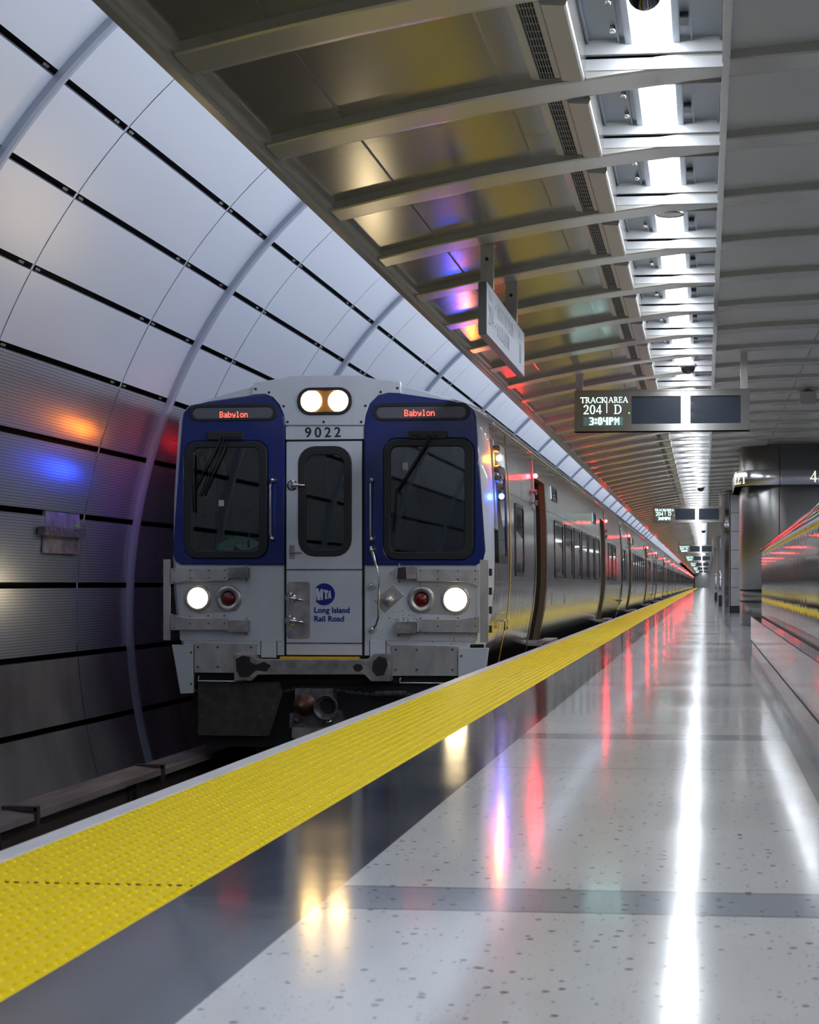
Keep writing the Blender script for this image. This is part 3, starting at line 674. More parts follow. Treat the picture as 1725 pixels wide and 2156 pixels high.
def make_car(first):
    lab = 'stainless steel commuter train car with white and blue cab end, leading' if first else ''
    t = thing('train_car', lab, 'train car', (XC, Y0 if first else Y0+CL, 0))
    st = [(0, .12), (.03, .085), (.12, .055), (.55, .012), (1.2, 0)] if first else [(.12, 0), (1.2, 0)]
    ys = [s_ for s_ in st]
    for d0, d1 in DOORS: ys += [(d0, 0), (d1, 0)]
    ys += [(11.5, 0), (CL-.12, 0)]; ys.sort()
    rows = [ring(y, ins) for y, ins in ys]
    m = MB(); n = len(m.v); k = len(rows[0])
    for r in rows: m.v += r
    for i in range(len(rows)-1):
        yc = (ys[i][0]+ys[i+1][0])/2
        for j in range(k-1):
            zm = (rows[i][j][2]+rows[i][j+1][2])/2
            indoor = any(d0 < yc < d1 for d0, d1 in DOORS)
            if indoor and j < 8: continue
            roof = (9 <= j <= k-11)
            m.f.append((n+i*k+j, n+i*k+j+1, n+(i+1)*k+j+1, n+(i+1)*k+j)); m.sm.append(True)
            m.m.append(1 if (first and ys[i+1][0] <= .56) else (2 if roof else 0))
    q = n+(len(rows)-1)*k; m.f.append(tuple(q+j for j in range(k))); m.m.append(2); m.sm.append(False)
    if not first: m.f.append(tuple(n+j for j in range(k))[::-1]); m.m.append(2); m.sm.append(False)
    m.build('body_shell', [M['steel'], M['white'], M['roof']], t)
    # gutter and trims
    a = MB(); a.tube([(hz(2.31)+.012, .75 if first else .12, 2.325), (hz(2.31)+.012, CL-.12, 2.325)], .014); a.build('gutter', M['chrome'], t)
    a = MB(); y0 = .7 if first else .14
    segs = [(y0, DOORS[0][0]-.06), (DOORS[0][1]+.06, DOORS[1][0]-.06), (DOORS[1][1]+.06, CL-.14)]
    for s0, s1 in segs:
        a.plate([(s0,.722),(s1,.722),(s1,.734),(s0,.734)], side, -.01, .008)
    a.build('belt_trim', M['chrome'], t)
    a = MB()
    for s0, s1 in segs:
        a.plate([(s0,1.675),(s1,1.675),(s1,1.681),(s0,1.681)], side, -.01, .0015)
        x = s0
    for yy in (3.1, 7.6, 9.35, 11.1, 12.85, 14.6, 16.2, 21.2, 23.0):
        a.plate([(yy,-.2),(yy+.006,-.2),(yy+.006,.70),(yy,.70)], side, -.01, .0015)
        a.plate([(yy,1.69),(yy+.006,1.69),(yy+.006,2.28),(yy,2.28)], side, -.01, .0015)
    a.build('panel_seam', M['grime'], t)
    # doorways
    for d0, d1 in DOORS:
        a = MB(); zt, zb = PROF[8][1], -.34
        H = 1.30
        for yy, s_ in ((d0, 1), (d1, -1)):
            pts = [(hz(z)+.0, yy, z) for _, z in PROF[:9]]
            a.grid([[p for p in pts], [(p[0]-.07, yy, p[2]) for p in pts]], 0, False); a.grid([[(p[0]-.07, yy, p[2]) for p in pts], [(H, yy, p[2]) for p in pts]], 1, False)
            e0, e1 = (yy-.10, yy) if s_ > 0 else (yy, yy+.16)
            zs = [p[1] for p in PROF[:9]]
            a.grid([[(hz(z)+.008, e0, z), (hz(z)+.008, e1, z)] for z in zs], 0, False)
        a.face([(hz(zt), d0, zt), (hz(zt), d1, zt), (H, d1, zt), (H, d0, zt)])
        dr = a.build('doorway', [M['bronze'], M['black']], t)
        a = MB(); a.box(H-.02, H, d0-.02, d1+.02, -.34, zt+.02); a.build('vestibule', M['black'], dr)
        a = MB(); a.box(H, 1.68, d0+.02, d1-.02, -.05, -.02); a.box(1.60, 1.76, d0+.05, d1-.05, -.02, .012); a.build('threshold', M['steel_w'], dr)
        a = MB()
        for q in range(7): a.sphere((hz(.1+q*.28)+.010, d1+.13, .1+q*.28), .008, 6)
        a.build('screw', M['grime'], dr)
    # windows
    W = [(7.3+i*1.75, 8.62+i*1.75) for i in range(6)] + [(2.35, 3.15), (20.6, 21.9), (22.3, 23.6)]
    if not first: W += [(1.0, 1.9)]
    for wi, (a0, a1) in enumerate(W):
        z0, z1 = .84, 1.56
        a = MB(); a.plate(rrect(a0-.045, z0-.045, a1+.045, z1+.045, .09), side, -.01, .010, [rrect(a0, z0, a1, z1, .06)])
        fr = a.build('window_frame', M['rubber'], t)
        a = MB(); a.plate(rrect(a0, z0, a1, z1, .06), side, -.01, .002); a.build('window_pane', M['glassd'], fr)
    # side number displays
    for a0 in (7.15, 15.9):
        a = MB(); a.plate(rrect(a0, 1.86, a0+.75, 2.06, .03), side, -.01, .012, [rrect(a0+.05, 1.89, a0+.70, 2.03, .02)]); fr = a.build('side_display', M['rubber'], t)
        a = MB(); a.plate(rrect(a0+.05, 1.89, a0+.70, 2.03, .02), side, -.01, .004); a.build('display_pane', M['glassd'], fr)
        a = MB(); a.plate([(a0-.16,1.88),(a0-.1,1.88),(a0-.1,2.05),(a0-.16,2.05)], side, -.01, .008); a.build('notice', M['disp'], t)
    # door indicator lights: bracket of three round lenses, the top one lit
    for yy in (4.46, 19.45):
        a = MB(); a.plate(rrect(yy-.035, 1.62, yy+.035, 2.24, .02), side, -.01, .02); br = a.build('indicator_bracket', M['steel_f'], t)
        for zz in (1.70, 1.83):
            a = MB(); a.lathe(side(yy, zz, .0), (1,-.2,0), [(.035,0),(.035,.05),(.026,.05),(.022,.03)], 12); a.build('unlit_lens', M['grime'], br)
        a = MB(); a.sphere(side(yy, 2.03, .045), .030, 12); a.build('red_light', M['red_l'], br, label='glowing red indicator light')
    # safety stickers
    for yy in (7.05, 9.2):
        a = MB(); a.plate(rrect(yy, .42, yy+.12, .62, .01), side, -.01, .006); a.build('notice', M['tw'], t)
    # grab irons at the car ends
    for yy in ((CL-.55,) if first else (.55, CL-.55)):
        a = MB()
        for zz in (.05, .30): a.tube([side(yy-.16, zz, 0), side(yy-.16, zz, .05), side(yy+.16, zz, .05), side(yy+.16, zz, 0)], .010)
        a.build('grab_iron', M['black'], t)
    # gangway between cars
    if not first:
        a = MB(); a.box(-.6, .6, -.118, .118, -.3, 2.3); a.box(-1.35, 1.35, -.115, .115, -.34, 2.2); a.build('gangway', M['black'], t)
    # bogies
    a = MB()
    for yy in (3.6, 21.5):
        a.box(-1.1, 1.1, yy-1.3, yy+1.3, -1.0, -.40)
        for w_ in (-1.15, 1.15):
            for s_ in (-.7525, .7525): a.lathe((s_-.06, yy+w_, -.74), (1,0,0), [(.45,0),(.45,.12)], 20)
    a.build('bogie', M['dark'], t)
    a = MB(); a.box(-1.2, 1.2, 6, 19.2, -.88, -.34); a.build('underfloor_equipment', M['dark'], t)
    return t
car1 = make_car(True)
# ---- nose, drawn in metres on the front plane of the first car
def nz(px, py): x, z = at(px, py, Y0); return (x-XC, z)
def poly(pts): return [nz(*p) for p in pts]
fr = lambda u, v, w_: (u, w_, v)     # w along the track, negative = towards the viewer
def nrr(x0, y0, x1, y1, r): a = nz(x0, y1); b = nz(x1, y0); return rrect(a[0], a[1], b[0], b[1], r/217)
WL_O = nrr(390, 928.6, 565, 1176, 26); WL_I = nrr(408, 943, 547, 1160, 13)
WR_O = nrr(809, 923, 999, 1179, 28); WR_I = nrr(823.6, 940, 979.5, 1162, 14)
WD_O = nrr(629, 939, 742, 1172, 36); WD_I = nrr(645, 958, 726, 1157, 20)
m = MB(); face_out = [(p[0], max(p[2], -.16)) for p in ring(0, .12) if p[2] > -.2]
m.plate(face_out, fr, -.001, .02, [WL_I, WR_I, WD_I]); m.build('end_wall', M['white'], car1)
# interior cab
m = MB(); m.box(-1.40, 1.40, 1.75, 1.8, -.2, 2.3); m.box(-1.40, 1.40, .06, 1.8, -.22, -.2); m.box(-1.36, 1.36, .06, 1.8, 2.28, 2.3); m.box(-.42,-.38,.06,1.8,-.2,2.28); m.box(.38,.42,.06,1.8,-.2,2.28)
m.build('cab_partition', M['interior'], car1)
zd = at(480, 1161, Y0)[1]
m = MB(); m.box(-1.40, -.44, .03, .62, zd-.35, zd-.03); m.box(.44, 1.38, .03, .62, zd-.35, zd-.06); m.build('dashboard', M['rubber'], car1)
m = MB(); m.box(.80, 1.2, 1.1, 1.22, .9, 1.75); m.box(.78, 1.22, .8, 1.25, .72, .86); m.box(.9,1.1,1.12,1.2,1.75,1.92); m.build('operator_seat', mat('seat_vinyl', (.02,.03,.07), .5), car1)
m = MB(); m.box(1.0, 1.28, 1.70, 1.745, .5, 2.2); m.box(.50, .62, 1.70, 1.745, 1.0, 2.3); m.build('cab_door', mat('cab_door_paint', (.16,.17,.19), .35), car1)
# papers on the left dashboard (rest on it: things of their own)
def flat(name, pts, z, th, mt, label, cat):
    m = MB(); m.plate(pts, lambda u, v, w_: (XC+u, Y0+v, w_), z, z+th); tag(m.build(name, mt), label, cat)
def slant(name, quad, mt, label, cat, th=.006, dy=0):
    pts = [nz(*q) for q in quad]; m = MB()
    vv = [(XC+p[0], Y0+.06+dy+(p[1]-zd)*1.6, p[1]) for p in pts]
    m.face(vv); m.face([(a[0], a[1]+.004, a[2]-th) for a in vv][::-1])
    for i in range(len(vv)): b = (i+1) % len(vv); m.face([vv[i], vv[b], (vv[b][0], vv[b][1]+.004, vv[b][2]-th), (vv[i][0], vv[i][1]+.004, vv[i][2]-th)])
    tag(m.build(name, mt), label, cat)
slant('folder', [(446,1148),(449,1143),(478,1126),(508,1129),(484,1146),(481,1151),(456,1157),(448,1156)], mat('green_folder', (.10,.75,.42), .5), 'green paper folder leaning behind the left windshield', 'folder')
slant('papers', [(486,1148),(510,1130),(538,1142),(520,1156),(500,1156)], mat('pale_paper', (.75,.9,.95), .5), 'pale blue stack of papers right of the green folder in the cab', 'papers')
slant('card', [(464,1151),(486,1151),(486,1158),(464,1158)], mat('card', (.6,.55,.55), .5), 'small white card in front of the green folder', 'card', .003, -.02)
slant('spectacles', [(497,1142),(512,1134),(519,1151),(516,1153),(509,1139),(500,1146)], M['black'], 'black spectacles lying on the pale papers in the cab', 'spectacles', .003, -.02)
# blue panels
BL = poly([(388,868),(402.6,853.5),(444,845),(531,832.6),(559,830.5),(576,837),(590,853.5),(599,874),(602,895),(600,1190),(382,1189),(371,1181),(365,1166),(366,1145),(376.5,999),(385,887)])
BR = poly([(768,1190),(1004,1190),(1018,1181.5),(1023,1159.6),(1007.5,940),(1004,880),(999,865),(987,854),(948,844),(850,829.6),(819,828.4),(797,833),(780,850),(771,874.7),(768,896.6)])
for P_, O_, I_, sg in ((BL, WL_O, WL_I, nrr(400,851,586,888,17)), (BR, WR_O, WR_I, nrr(786,848,991,887,18))):
    m = MB(); m.plate(P_, fr, -.028, -.002, [O_]); bp = m.build('cab_panel', M['blue'], car1, bevel=.012)
    m = MB(); m.plate(O_, fr, -.042, .0, [I_]); wf = m.build('windshield_frame', M['rubber'], car1, bevel=.010)
    m = MB(); m.plate(I_, fr, -.020, -.014); m.build('windshield', M['glass'], wf)
m = MB(); m.plate(nrr(462,1053,473,1066,1), fr, -.026, -.022); m.build('window_sticker', M['tw'], car1)
m = MB(); m.plate(nrr(849,974,860,990,1), fr, -.026, -.022); m.build('window_sticker', M['tw'], car1)
# destination signs
for x0, x1, y0, y1, tx0, tx1, ty0, ty1 in ((400,586,850,888,465,525,867,880), (786,991,848,887,853,918,863,877)):
    m = MB(); m.plate(nrr(x0,y0,x1,y1,17), fr, -.040, -.02, [nrr(x0+9,y0+8,x1-9,y1-6,11)]); f = m.build('destination_sign', M['rubber'], car1, bevel=.006)
    m = MB(); m.plate(nrr(x0+9,y0+8,x1-9,y1-6,11), fr, -.034, -.03); m.build('sign_glass', mat('sign_glass', (.11,.11,.13), .3), f)
    a = nz(tx0, ty1); b = nz(tx1, ty0); hh = b[1]-a[1]; sx = .9*(b[0]-a[0])/dots_w('Babylon', hh)
    m = MB(); dots(m, 'Babylon', a[0], a[1], hh, lambda u, v: (u, -.037, v), .92, sx); m.build('sign_lettering', M['led_r'], f)
# wipers
def wiper(bx, pts, arms):
    m = MB(); m.plate(nrr(*bx, 1.5), fr, -.06, -.03); w0 = m.build('wiper_motor_box', M['rubber'], car1, bevel=.004)
    m = MB()
    for (p, q, r) in arms: a = nz(*p); b = nz(*q); m.tube([(a[0], -.07, a[1]), (b[0], -.055, b[1])], r)
    for (px, py) in pts: a = nz(px, py); m.lathe((a[0], -.06, a[1]), (0,-1,0), [(.010,0),(.010,.018),(.005,.024)], 10)
    m.build('wiper_arm', M['black'], w0)
wiper((440,910,515,927), [(471,921),(487,921),(498,921),(508,921)], [((472,920),(412,1030),.008),((478,920),(424,1045),.006),((483,930),(431,1043),.008),((410,960),(412,1080),.010)])
wiper((862,908,942,925), [(873,918),(881,919),(903,919),(920,919)], [((912,918),(838,1038),.008),((906,925),(835,1038),.006),((835,1030),(846,1042),.010),((834,1040),(828,1120),.006)])
# centre panel, number panel, door
m = MB(); m.plate(poly([(602,896),(599,874),(590,853),(576,837),(559,830),(531,832),(537,806),(590,798),(612,792),(760,791),(788,798),(845,804),(846,829),(819,828),(797,833),(780,850),(771,875),(768,896)]), fr, -.030, -.0); m.build('brow_panel', M['white'], car1, bevel=.008)
m = MB()
for p in ((540,820),(568,827),(599,856),(607,889),(683,889),(762,889),(771,855),(803,826),(838,818)):
    a = nz(*p); m.lathe((a[0], -.030, a[1]), (0,-1,0), [(.013,0),(.012,.004)], 10)
m.build('brow_screw', M['rubber'], car1)
m = MB(); m.plate(nrr(603,898,766,926,2), fr, -.022, 0); m.build('number_panel', M['white'], car1)
a = nz(643, 921); sans('car_number', '9022', .136, M['num'], car1, (a[0], -.0235, a[1]), (PI/2,0,0), .002, .0015, 1.42)
m = MB(); m.plate(nrr(599,898,604,1384,1), fr, -.004, 0); m.plate(nrr(763,926,768,1384,1), fr, -.004, 0); m.plate(nrr(600,924,766,930,1), fr, -.004, 0); m.build('door_gap', M['black'], car1)
m = MB(); m.plate(nrr(604.5,929,763,1378,3), fr, -.024, -.001, [WD_O]); door = m.build('end_door', M['white'], car1, bevel=.006)
m = MB(); m.plate(WD_O, fr, -.034, .0, [WD_I]); m.build('door_window_frame', M['rubber'], door, bevel=.008)
m = MB(); m.plate(WD_I, fr, -.016, -.010); m.build('door_glass', M['glass'], door)
m = MB(); m.plate(nrr(604,1198,764,1201,1), fr, -.027, -.02); m.plate(nrr(604,1353,764,1355,1), fr, -.027, -.02); m.build('door_seam', M['grime'], door)
m = MB(); m.plate(nrr(606,1225,654,1345,6), fr, -.026, -.02); m.build('handle_recess', M['steel_w'], door)
m = MB(); m.plate(nrr(658,1228,759,1349,2), fr, -.0262, -.02); m.build('decal_panel', mat('decal_panel', (.56,.59,.66), .35), door)
def handle(px, py, L, dy):
    a = nz(px, py); b = nz(px+L, py+dy); m = MB()
    m.lathe((a[0], -.025, a[1]), (0,-1,0), [(.055,0),(.053,.008),(.034,.010),(.034,.02)], 20)
    m.tube([(a[0], -.05, a[1]), ((a[0]+b[0])/2, -.055, (a[1]*.6+b[1]*.4)), (b[0], -.055, b[1])], [.032, .018, .008]); m.build('door_handle', M['chrome'], door)
handle(617, 1022, 28, 0); handle(613, 1259, 29, 5); handle(613, 1307, 30, 3)
m = MB(); m.plate(nrr(611,1148,622,1177,1), fr, -.03, -.02); a = nz(614,1163); b = nz(637,1164); m.tube([(a[0],-.035,a[1]),(a[0],-.05,a[1]),(b[0],-.05,b[1])], .009); m.build('door_lock', M['steel_w'], door)
m = MB(); m.box(nz(594,0)[0], nz(759,0)[0], -.09, .0, nz(0,1386)[1], nz(0,1379)[1]); m.build('door_step', M['yellow_line'], car1, label='yellow step nosing')
# logo
q = lambda x, y: nz(600+x/9.583, 1180+y/9.583)
cx, cy = q(805, 683); R_ = 222/9.583/217.5
m = MB(); disc = []
for i in range(41):
    a = math.radians(lerp(145.5, -143.5, i/40)); disc.append((cx+R_*math.cos(a), cy+R_*math.sin(a)))
lm = [q(*p) for p in ((675,806),(652,812),(650,700),(660,560))]
m.plate(disc, fr, -.0285, -.026); m.build('logo_disc', M['logo'], door)
m = MB()
def lt(pts): m.plate([q(*p) for p in pts], fr, -.0295, -.0284)
lt([(628,553),(690,566),(713,655),(735,573),(786,581),(780,795),(738,800),(741,690),(719,802),(675,806),(652,690),(650,808),(626,812)])
lt([(795,587),(888,603),(882,655),(866,652),(858,778),(822,783),(826,648),(798,645)])
lt([(905,607),(935,612),(950,765),(920,770),(917,735),(903,737),(898,772),(872,776)])
m.build('logo_letters', bpy.data.materials['decal_panel'], door)
a = nz(662.5, 1290); sans('railroad_name', 'Long Island', .0755, M['logo'], door, (a[0], -.0275, a[1]), (PI/2,0,0), .0022, .001, 1.03)
a = nz(662.5, 1308); sans('railroad_name', 'Rail Road', .0755, M['logo'], door, (a[0], -.0275, a[1]), (PI/2,0,0), .0022, .001, 1.03)
# roof marker lamps
m = MB(); m.plate(nrr(628,816,743,875,27), fr, -.050, -.028, [nrr(636,823,735,868,21)]); f = m.build('lamp_housing', M['rubber'], car1, bevel=.006)
m = MB(); m.plate(nrr(634,821,737,870,21), fr, -.034, -.030); m.build('lamp_backplate', M['amber_f'], f)
for px in (657, 715):
    a = nz(px, 845); m = MB(); m.lathe((a[0], -.034, a[1]), (0,-1,0), [(.105,0),(.102,.012),(.07,.026),(.03,.032),(.002,.033)], 28); m.build('roof_lamp', M['lamp_y'], f)
# headlights and tail lights
def hl(px, py, rl, rb, mt, name):
    a = nz(px, py); rl /= 217; rb /= 217
    m = MB(); m.lathe((a[0], -.012, a[1]), (0,-1,0), [(rb,0),(rb,.012),(rb*.94,.020),(rl*1.12,.024),(rl*1.08,.012),(rl,.006)], 32, cap1=False)
    for k in range(6):
        an = k*PI/3+.5; m.sphere((a[0]+rb*.84*math.cos(an), -.034, a[1]+rb*.84*math.sin(an)), .006, 6)
    z = m.build(name, M['steel_f'], car1)
    m = MB(); m.lathe((a[0], -.018, a[1]), (0,-1,0), [(rl,0),(rl*.8,.014),(rl*.4,.020),(.002,.022)], 28); m.build('lens', mt, z)
for pts in ([(391,1262),(396,1240),(412,1228),(440,1229),(492,1233),(508,1246),(509,1270),(498,1287),(450,1289),(420,1293),(400,1283)], [(859,1262),(864,1244),(880,1234),(921,1232),(955,1231),(985,1240),(992,1262),(982,1287),(960,1296),(921,1293),(880,1291),(864,1281)]):
    m = MB(); m.plate(poly(pts), fr, -.012, -.0); m.build('lamp_mounting', M['steel_f'], car1, bevel=.004)
hl(418,1259,20,29,M['lamp_w'],'headlight'); hl(482,1260,15,28,M['red_lens'],'tail_light'); hl(888,1262,15,29,M['red_lens'],'tail_light'); hl(960,1262,22,31,M['lamp_w'],'headlight')
# grab handles
def grab(pts, r, ends):
    P_ = [nz(*p) for p in pts]; m = MB()
    L = [(P_[0][0], -.02, P_[0][1]), (P_[0][0], -.085, P_[0][1])]+[(a[0], -.095, a[1]) for a in P_[1:-1]]+[(P_[-1][0], -.085, P_[-1][1]), (P_[-1][0], -.02, P_[-1][1])]
    m.tube(L, r, 10)
    for p in ends: a = nz(*p); m.lathe((a[0], -.015, a[1]), (0,-1,0), [(.034,0),(.034,.02),(.028,.05),(.012,.10),(.002,.104)], 18)
    m.build('grab_handle', M['chrome'], car1)
grab([(577,1013),(575,1022),(574,1124),(576,1134)], .010, [(578,1012),(577,1134)])
grab([(788,1011),(785,1020),(784,1126),(786,1136)], .011, [(787,1011),(786,1135)])
grab([(785,1153),(788,1163),(800,1205),(802,1225),(801,1300),(795,1315),(786,1327)], .013, [(786,1158),(785,1233),(787,1324)])
# angled vent plate
m = MB(); m.plate(poly([(828,1229),(852,1253),(811,1290),(788,1264)]), fr, -.016, 0); f = m.build('horn_cover', M['steel_f'], car1, bevel=.006)
a = nz(811,1271); b = nz(827,1256); m = MB(); m.tube([(a[0],-.03,a[1]),(b[0],-.03,b[1])], .047, 14); m.build('horn_bulge', M['steel_f'], f)
# end-frame skins: raised white sheets either side of the door
for x0, x1 in ((379,596), (770,1006)):
    m = MB(); m.plate(nrr(x0,1192,x1,1349,5), fr, -.008, 0); m.build('corner_sheet', M['white'], car1, bevel=.003)
# diaphragm hinge plates and arms
def arm(pts, blk, name='hinge_arm'):
    m = MB(); m.plate(poly(pts), fr, -.070, -.045); z = m.build(name, M['steel_f'], car1, bevel=.002)
    m = MB(); m.plate(nrr(*blk, 2), fr, -.10, -.01); cxm = (blk[0]+blk[2])/2
    e = blk[2]-5 if cxm < 684 else blk[0]+5
    a = nz(e, blk[1]-7); b = nz(e, blk[3]+7); m.tube([(a[0],-.055,a[1]),(b[0],-.055,b[1])], .010); m.build('hinge_block', M['steel_w'], z)
    m = MB(); xs = [p[0] for p in pts]; y0, y1 = min(p[1] for p in pts), max(p[1] for p in pts)
    lo, hi = min(xs), max(xs); top = 'u' if len(pts) and pts[0][1] == y0 else 'd'
    for f_ in (.06, .34, .66, .94):
        for yy in (lerp(y0, y1, .12), lerp(y0, y1, .60 if f_ not in (.06,) else .88)):
            a = nz(lerp(lo, hi, f_), yy); m.lathe((a[0], -.07, a[1]), (0,-1,0), [(.009,0),(.008,.004)], 8)
    m.build('arm_rivet', M['grime'], z)
arm([(364,1197),(485,1197),(485,1223),(395,1223),(364,1230)], (485,1195,527,1217))
arm([(364,1326),(364,1292),(395,1301),(484,1301),(484,1326)], (486,1306,527,1330))
arm([(880,1198),(1011,1199),(1011,1234),(980,1225),(880,1224)], (838,1194,879,1219))
arm([(880,1330),(880,1304),(970,1304),(1011,1297),(1011,1332)], (836,1309,879,1333))
for x0, x1, y0, y1 in ((349,363,1178,1347), (1013,1030,1179,1352)):
    m = MB(); m.plate(nrr(x0,y0,x1,y1,1), fr, -.075, -.05)
    for k in range(5):
        a = nz((x0+x1)/2, lerp(y0, y1, .05+.22*k)); m.lathe((a[0], -.075, a[1]), (0,-1,0), [(.008,0),(.007,.004)], 8)
    z = m.build('hinge_plate', M['steel_f'], car1)
    m = MB(); s_ = -1 if x0 < 684 else 1
    for k in range(4):
        a = nz(x0-3 if s_ < 0 else x1+4, lerp(y0, y1, .15+.23*k)); m.box(a[0]-.012, a[0]+.012, -.06, -.0, a[1]-.035, a[1]+.035)
    m.build('hinge_knuckle', M['rubber'], z)
# grime around the right hinge blocks
m = MB(); random.seed(9)
for cx0, cy0, sx_, sy_, n_ in ((855,1208,14,14,10), (858,1306,26,12,60), (790,1355,22,22,40), (940,1350,40,6,20)):
    for _ in range(n_):
        px, py = random.gauss(cx0, sx_), random.gauss(cy0, sy_); a = nz(px, py); r = random.uniform(.0015, .006)
        m.face([(a[0]+r*math.cos(k*PI/3)*random.uniform(.6,1.6), -.0095, a[1]+r*math.sin(k*PI/3)) for k in range(6)])
m.build('grease_splatter', mat('grease', (.03,.022,.02), .6), car1)
m = MB()
m.plate(poly([(842,1196),(858,1194),(860,1220),(840,1219)]), fr, -.1015, -.1); m.build('grease_smear', bpy.data.materials['grease'], car1)
# skirts, panels, bumper
for pts, mt, nm in (([(364,1357),(409,1358),(409,1459),(382,1460)], 'white', 'corner_skirt'), ([(966,1364),(1030,1364),(1018,1470),(966,1470)], 'white', 'corner_skirt'), ([(412,1352),(541,1355),(541,1417),(411,1416)], 'steel_f', 'valance_plate'), ([(826,1357),(964,1360),(965,1423),(826,1423)], 'steel_f', 'valance_plate')):
    m = MB(); m.plate(poly(pts), fr, -.035, .01); z = m.build(nm, M[mt], car1, bevel=.004)
    m = MB(); xs = [p[0] for p in pts]; y_ = [p[1] for p in pts]
    fx_ = (.06, .38, .92) if mt == 'steel_f' else ((.9,) if min(xs) < 684 else (.1,))
    for fx in fx_:
        for fy in (.16, .80): a = nz(lerp(min(xs), max(xs), fx), lerp(min(y_), max(y_), fy)); m.lathe((a[0], -.035, a[1]), (0,-1,0), [(.013,0),(.011,.006)], 10)
    m.build('bolt', M['grime'], z)
for x0, y0, x1, y1 in ((549,1345,584,1386), (778,1346,814,1386)):
    m = MB(); m.plate(nrr(x0,y0,x1,y1,3), fr, -.004, 0); z = m.build('hatch_gap', M['rubber'], car1); m = MB(); m.plate(nrr(x0+1.5,y0+1.5,x1-1.5,y1-1.5,2), fr, -.012, -.002); m.build('hatch', M['white'], z, bevel=.003)
m = MB(); m.plate(poly([(502,1375),(538,1376),(551,1387),(780,1387),(794,1375),(828,1376),(828,1433),(788,1433),(774,1419),(551,1419),(538,1432),(502,1431)]), fr, -.16, .02); bm_ = m.build('bumper', M['steel_w'], car1, bevel=.006)
for pts in ([(506,1386),(520,1379),(536,1382),(536,1392),(548,1398),(565,1392),(580,1400),(570,1412),(548,1410),(532,1424),(515,1424),(507,1410)], [(820,1385),(805,1380),(792,1392),(790,1410),(800,1422),(815,1420),(823,1400)], [(750,1402),(758,1396),(768,1398),(772,1406),(764,1413),(754,1411)]):
    m = MB(); m.plate(poly(pts), fr, -.1615, -.16); m.build('wear_mark', M['dark'], bm_)

m = MB(); m.plate(poly([(376,1357),(1018,1357),(1018,1440),(376,1440)]), fr, .02, .06); m.box(-1.2, 1.2, .05, 2.5, -.88, -.22); m.build('underframe', M['black'], car1)
# below the bumper
m = MB(); m.plate(poly([(421,1436),(592,1436),(598,1460),(571,1546),(565,1549),(421,1547)]), fr, -.06, -.03); z = m.build('plow_board', M['olive'], car1)
m = MB()
for p in ((429,1465),(429,1505),(551,1507),(579,1489)): a = nz(*p); m.lathe((a[0], -.06, a[1]), (0,-1,0), [(.010,0),(.008,.008)], 8)
m.build('bolt', M['chrome'], z)
for xs_, yy in (((424,520),1433), ((846,960),1437)):
    a = nz(xs_[0], yy); b = nz(xs_[1], yy+1); m = MB(); m.tube([(a[0],.0,a[1]+.05),(a[0],-.08,a[1]+.04),(a[0],-.10,a[1]),(b[0],-.10,b[1]),(b[0],-.08,b[1]+.04),(b[0],.0,b[1]+.05)], .009); m.build('uncoupling_bar', M['chrome'], car1)
m = MB(); m.plate(nrr(395,1462,416,1545,3), fr, .15, .5); m.plate(poly([(571,1470),(612,1470),(612,1560),(585,1590),(535,1590),(520,1560),(560,1550)]), fr, .15, .6); m.plate(poly([(730,1480),(860,1465),(880,1620),(730,1620)]), fr, .2, .8); m.build('truck_frame', M['dark'], car1)
# coupler
m = MB(); m.plate(nrr(629,1448,708,1500,2), fr, -.16, .3); m.plate(poly([(616,1500),(720,1495),(726,1522),(700,1530),(615,1530)]), fr, -.12, .2); m.box(nz(640,0)[0], nz(700,0)[0], 0, 1.2, nz(0,1520)[1], nz(0,1460)[1]); cp = m.build('coupler', M['grime'], car1, bevel=.004)
a = nz(651,1481); m = MB(); m.lathe((a[0], -.16, a[1]), (0,-1,0), [(.112,0),(.108,.03),(.060,.04),(.055,.12),(.04,.19),(.018,.23),(.004,.24)], 24); m.build('coupler_pin', M['rust'], cp, label='rusty conical coupler pin')
a = nz(697,1486); m = MB(); m.lathe((a[0], -.16, a[1]), (0,-1,0), [(.10,0),(.122,.08),(.120,.085),(.108,.08),(.06,.0),(.05,-.10)], 28, cap1=True); m.build('coupler_funnel', M['grime'], cp)
a = nz(697,1486); m = MB(); m.lathe((a[0], -.165, a[1]), (0,-1,0), [(.062,0),(.060,.006)], 20); m.build('funnel_bore', M['black'], cp)
m = MB(); m.plate(nrr(622,1530,730,1552,1), fr, -.14, .3); m.plate(nrr(628,1552,690,1575,1), fr, -.13, .25); m.build('coupler_carrier', M['steel_w'], car1)
for p in ((633,1514),(701,1517)):
    a = nz(*p); m = MB(); m.lathe((a[0], -.14, a[1]), (0,-1,0), [(.035,0),(.032,.03),(.016,.045),(.003,.048)], 14); m.build('air_port', M['rust'] if p[0] < 650 else M['chrome'], cp)
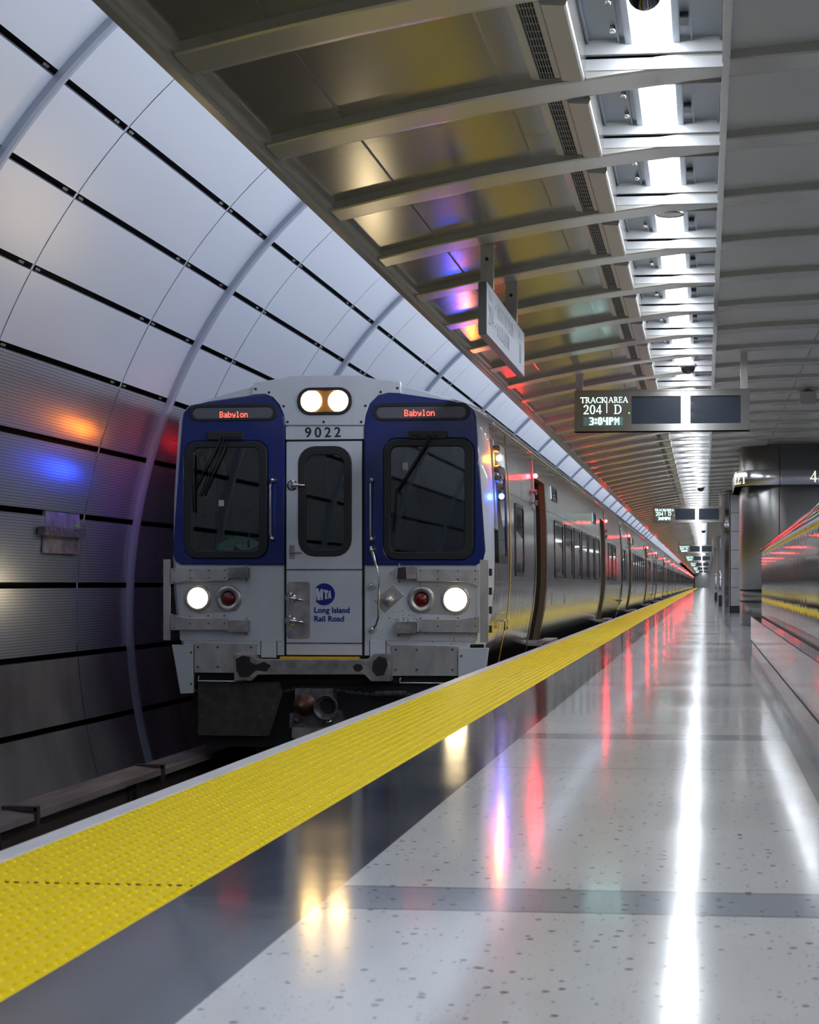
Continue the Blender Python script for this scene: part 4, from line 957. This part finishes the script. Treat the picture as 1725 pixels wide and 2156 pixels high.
# chains and spring
def chain(p0, p1, n_, sag):
    m = MB()
    for k in range(n_):
        f = (k+.5)/n_; a = nz(lerp(p0[0], p1[0], f), lerp(p0[1], p1[1], f)+sag*math.sin(PI*f)); L = .022
        pts = [(a[0]+L*math.cos(t_*2*PI/8), -.05+(.009*math.sin(t_*2*PI/8) if k % 2 else 0), a[1]+(0 if k % 2 else .011*math.sin(t_*2*PI/8))) for t_ in range(9)]
        m.tube(pts, .004, 6)
    m.build('chain', M['grime'], car1)
chain((710,1452),(792,1461),11,2); chain((560,1456),(628,1449),9,3); chain((858,1461),(876,1462),3,0)
m = MB(); a = nz(792,1457); b = nz(858,1462); P_ = []
for k in range(26*8): f = k/(26*8); P_.append((lerp(a[0],b[0],f), -.05+.026*math.cos(k*2*PI/8), a[1]-.012+.026*math.sin(k*2*PI/8)))
m.tube(P_, .0055, 5); m.build('spring', M['grime'], car1)
# first-car side fittings
m = MB(); m.plate([(1.78,-.3),(1.84,-.3),(1.84,2.29),(1.78,2.29)], side, -.01, .004); 
mm = MB(); zs = [p[1] for p in PROF[:10]]
mm.grid([[(hz(z)+.004, 1.80, z), (hz(z)+.004, 1.865, z)] for z in zs], 0, False); mm.build('yellow_clearance_line', M['yellow_line'], car1, label='narrow yellow vertical stripe')
m = MB(); m.plate(rrect(.66,.92,1.50,1.92,.10), side, -.03, .016, [rrect(.74,1.0,1.42,1.84,.07)]); wf = m.build('cab_side_window_frame', M['rubber'], car1)
m = MB(); m.plate(rrect(.74,1.0,1.42,1.84,.07), side, -.02, .004); m.build('cab_side_window', M['glassd'], wf)
m = MB(); m.plate(rrect(1.12,1.80,1.60,2.14,.01), side, -.03, .006); z = m.build('data_plate', M['steel_f'], car1); m = MB(); m.plate(rrect(1.18,1.85,1.52,2.06,.01), side, -.02, .010); m.build('data_display', M['disp'], z)
m = MB(); m.plate(rrect(.56,1.25,.66,2.15,.02), side, -.05, .012); z = m.build('signal_bracket', M['steel_f'], car1)
for zz in (2.06, 1.86, 1.76):
    m = MB(); m.lathe(side(.62, zz, -.02), (1,-.35,0), [(.034,0),(.034,.09),(.026,.09),(.022,.06)], 14); m.build('signal_tube', M['grime'], z)
m = MB(); m.sphere(side(.62, 1.965, .06), .030, 12); m.build('amber_light', M['amber_l'], z, label='glowing amber signal light')
m = MB(); m.sphere(side(.62, 1.585, .06), .028, 12); m.build('blue_light', M['blue_l'], z, label='glowing blue signal light')
m = MB(); m.plate(rrect(1.25,.10,1.62,.42,.01), side, -.02, .002, [rrect(1.265,.115,1.605,.405,.01)]); m.tube([side(1.32,.33,0), side(1.32,.33,.05), side(1.32,.24,.06), side(1.55,.24,.06), side(1.55,.33,.05), side(1.55,.33,0)], .010); m.build('side_handle', M['chrome'], car1)
# far-side lights that glow on the tunnel wall
m = MB(); m.plate(rrect(.56,1.25,.66,2.15,.02), sideL, -.05, .012); z = m.build('signal_bracket', M['steel_f'], car1)
m = MB(); m.sphere(sideL(.62, 1.965, .06), .020, 12); m.build('amber_light', M['amber_l'], z)
m = MB(); m.sphere(sideL(.62, 1.585, .06), .019, 12); m.build('blue_light', M['blue_l'], z)
m = MB(); m.sphere(sideL(4.46, 2.03, .045), .014, 12); m.build('red_light', M['red_l'], z)
# ---- following cars
car2 = make_car(False)
names = ['second','third','fourth','fifth','sixth','seventh','eighth','ninth','tenth','eleventh','twelfth']
for i, nm in enumerate(names):
    o = car2 if i == 0 else dup(car2, i*CL)
    o['label'] = 'stainless passenger car with a row of dark windows, %s car of the train' % nm
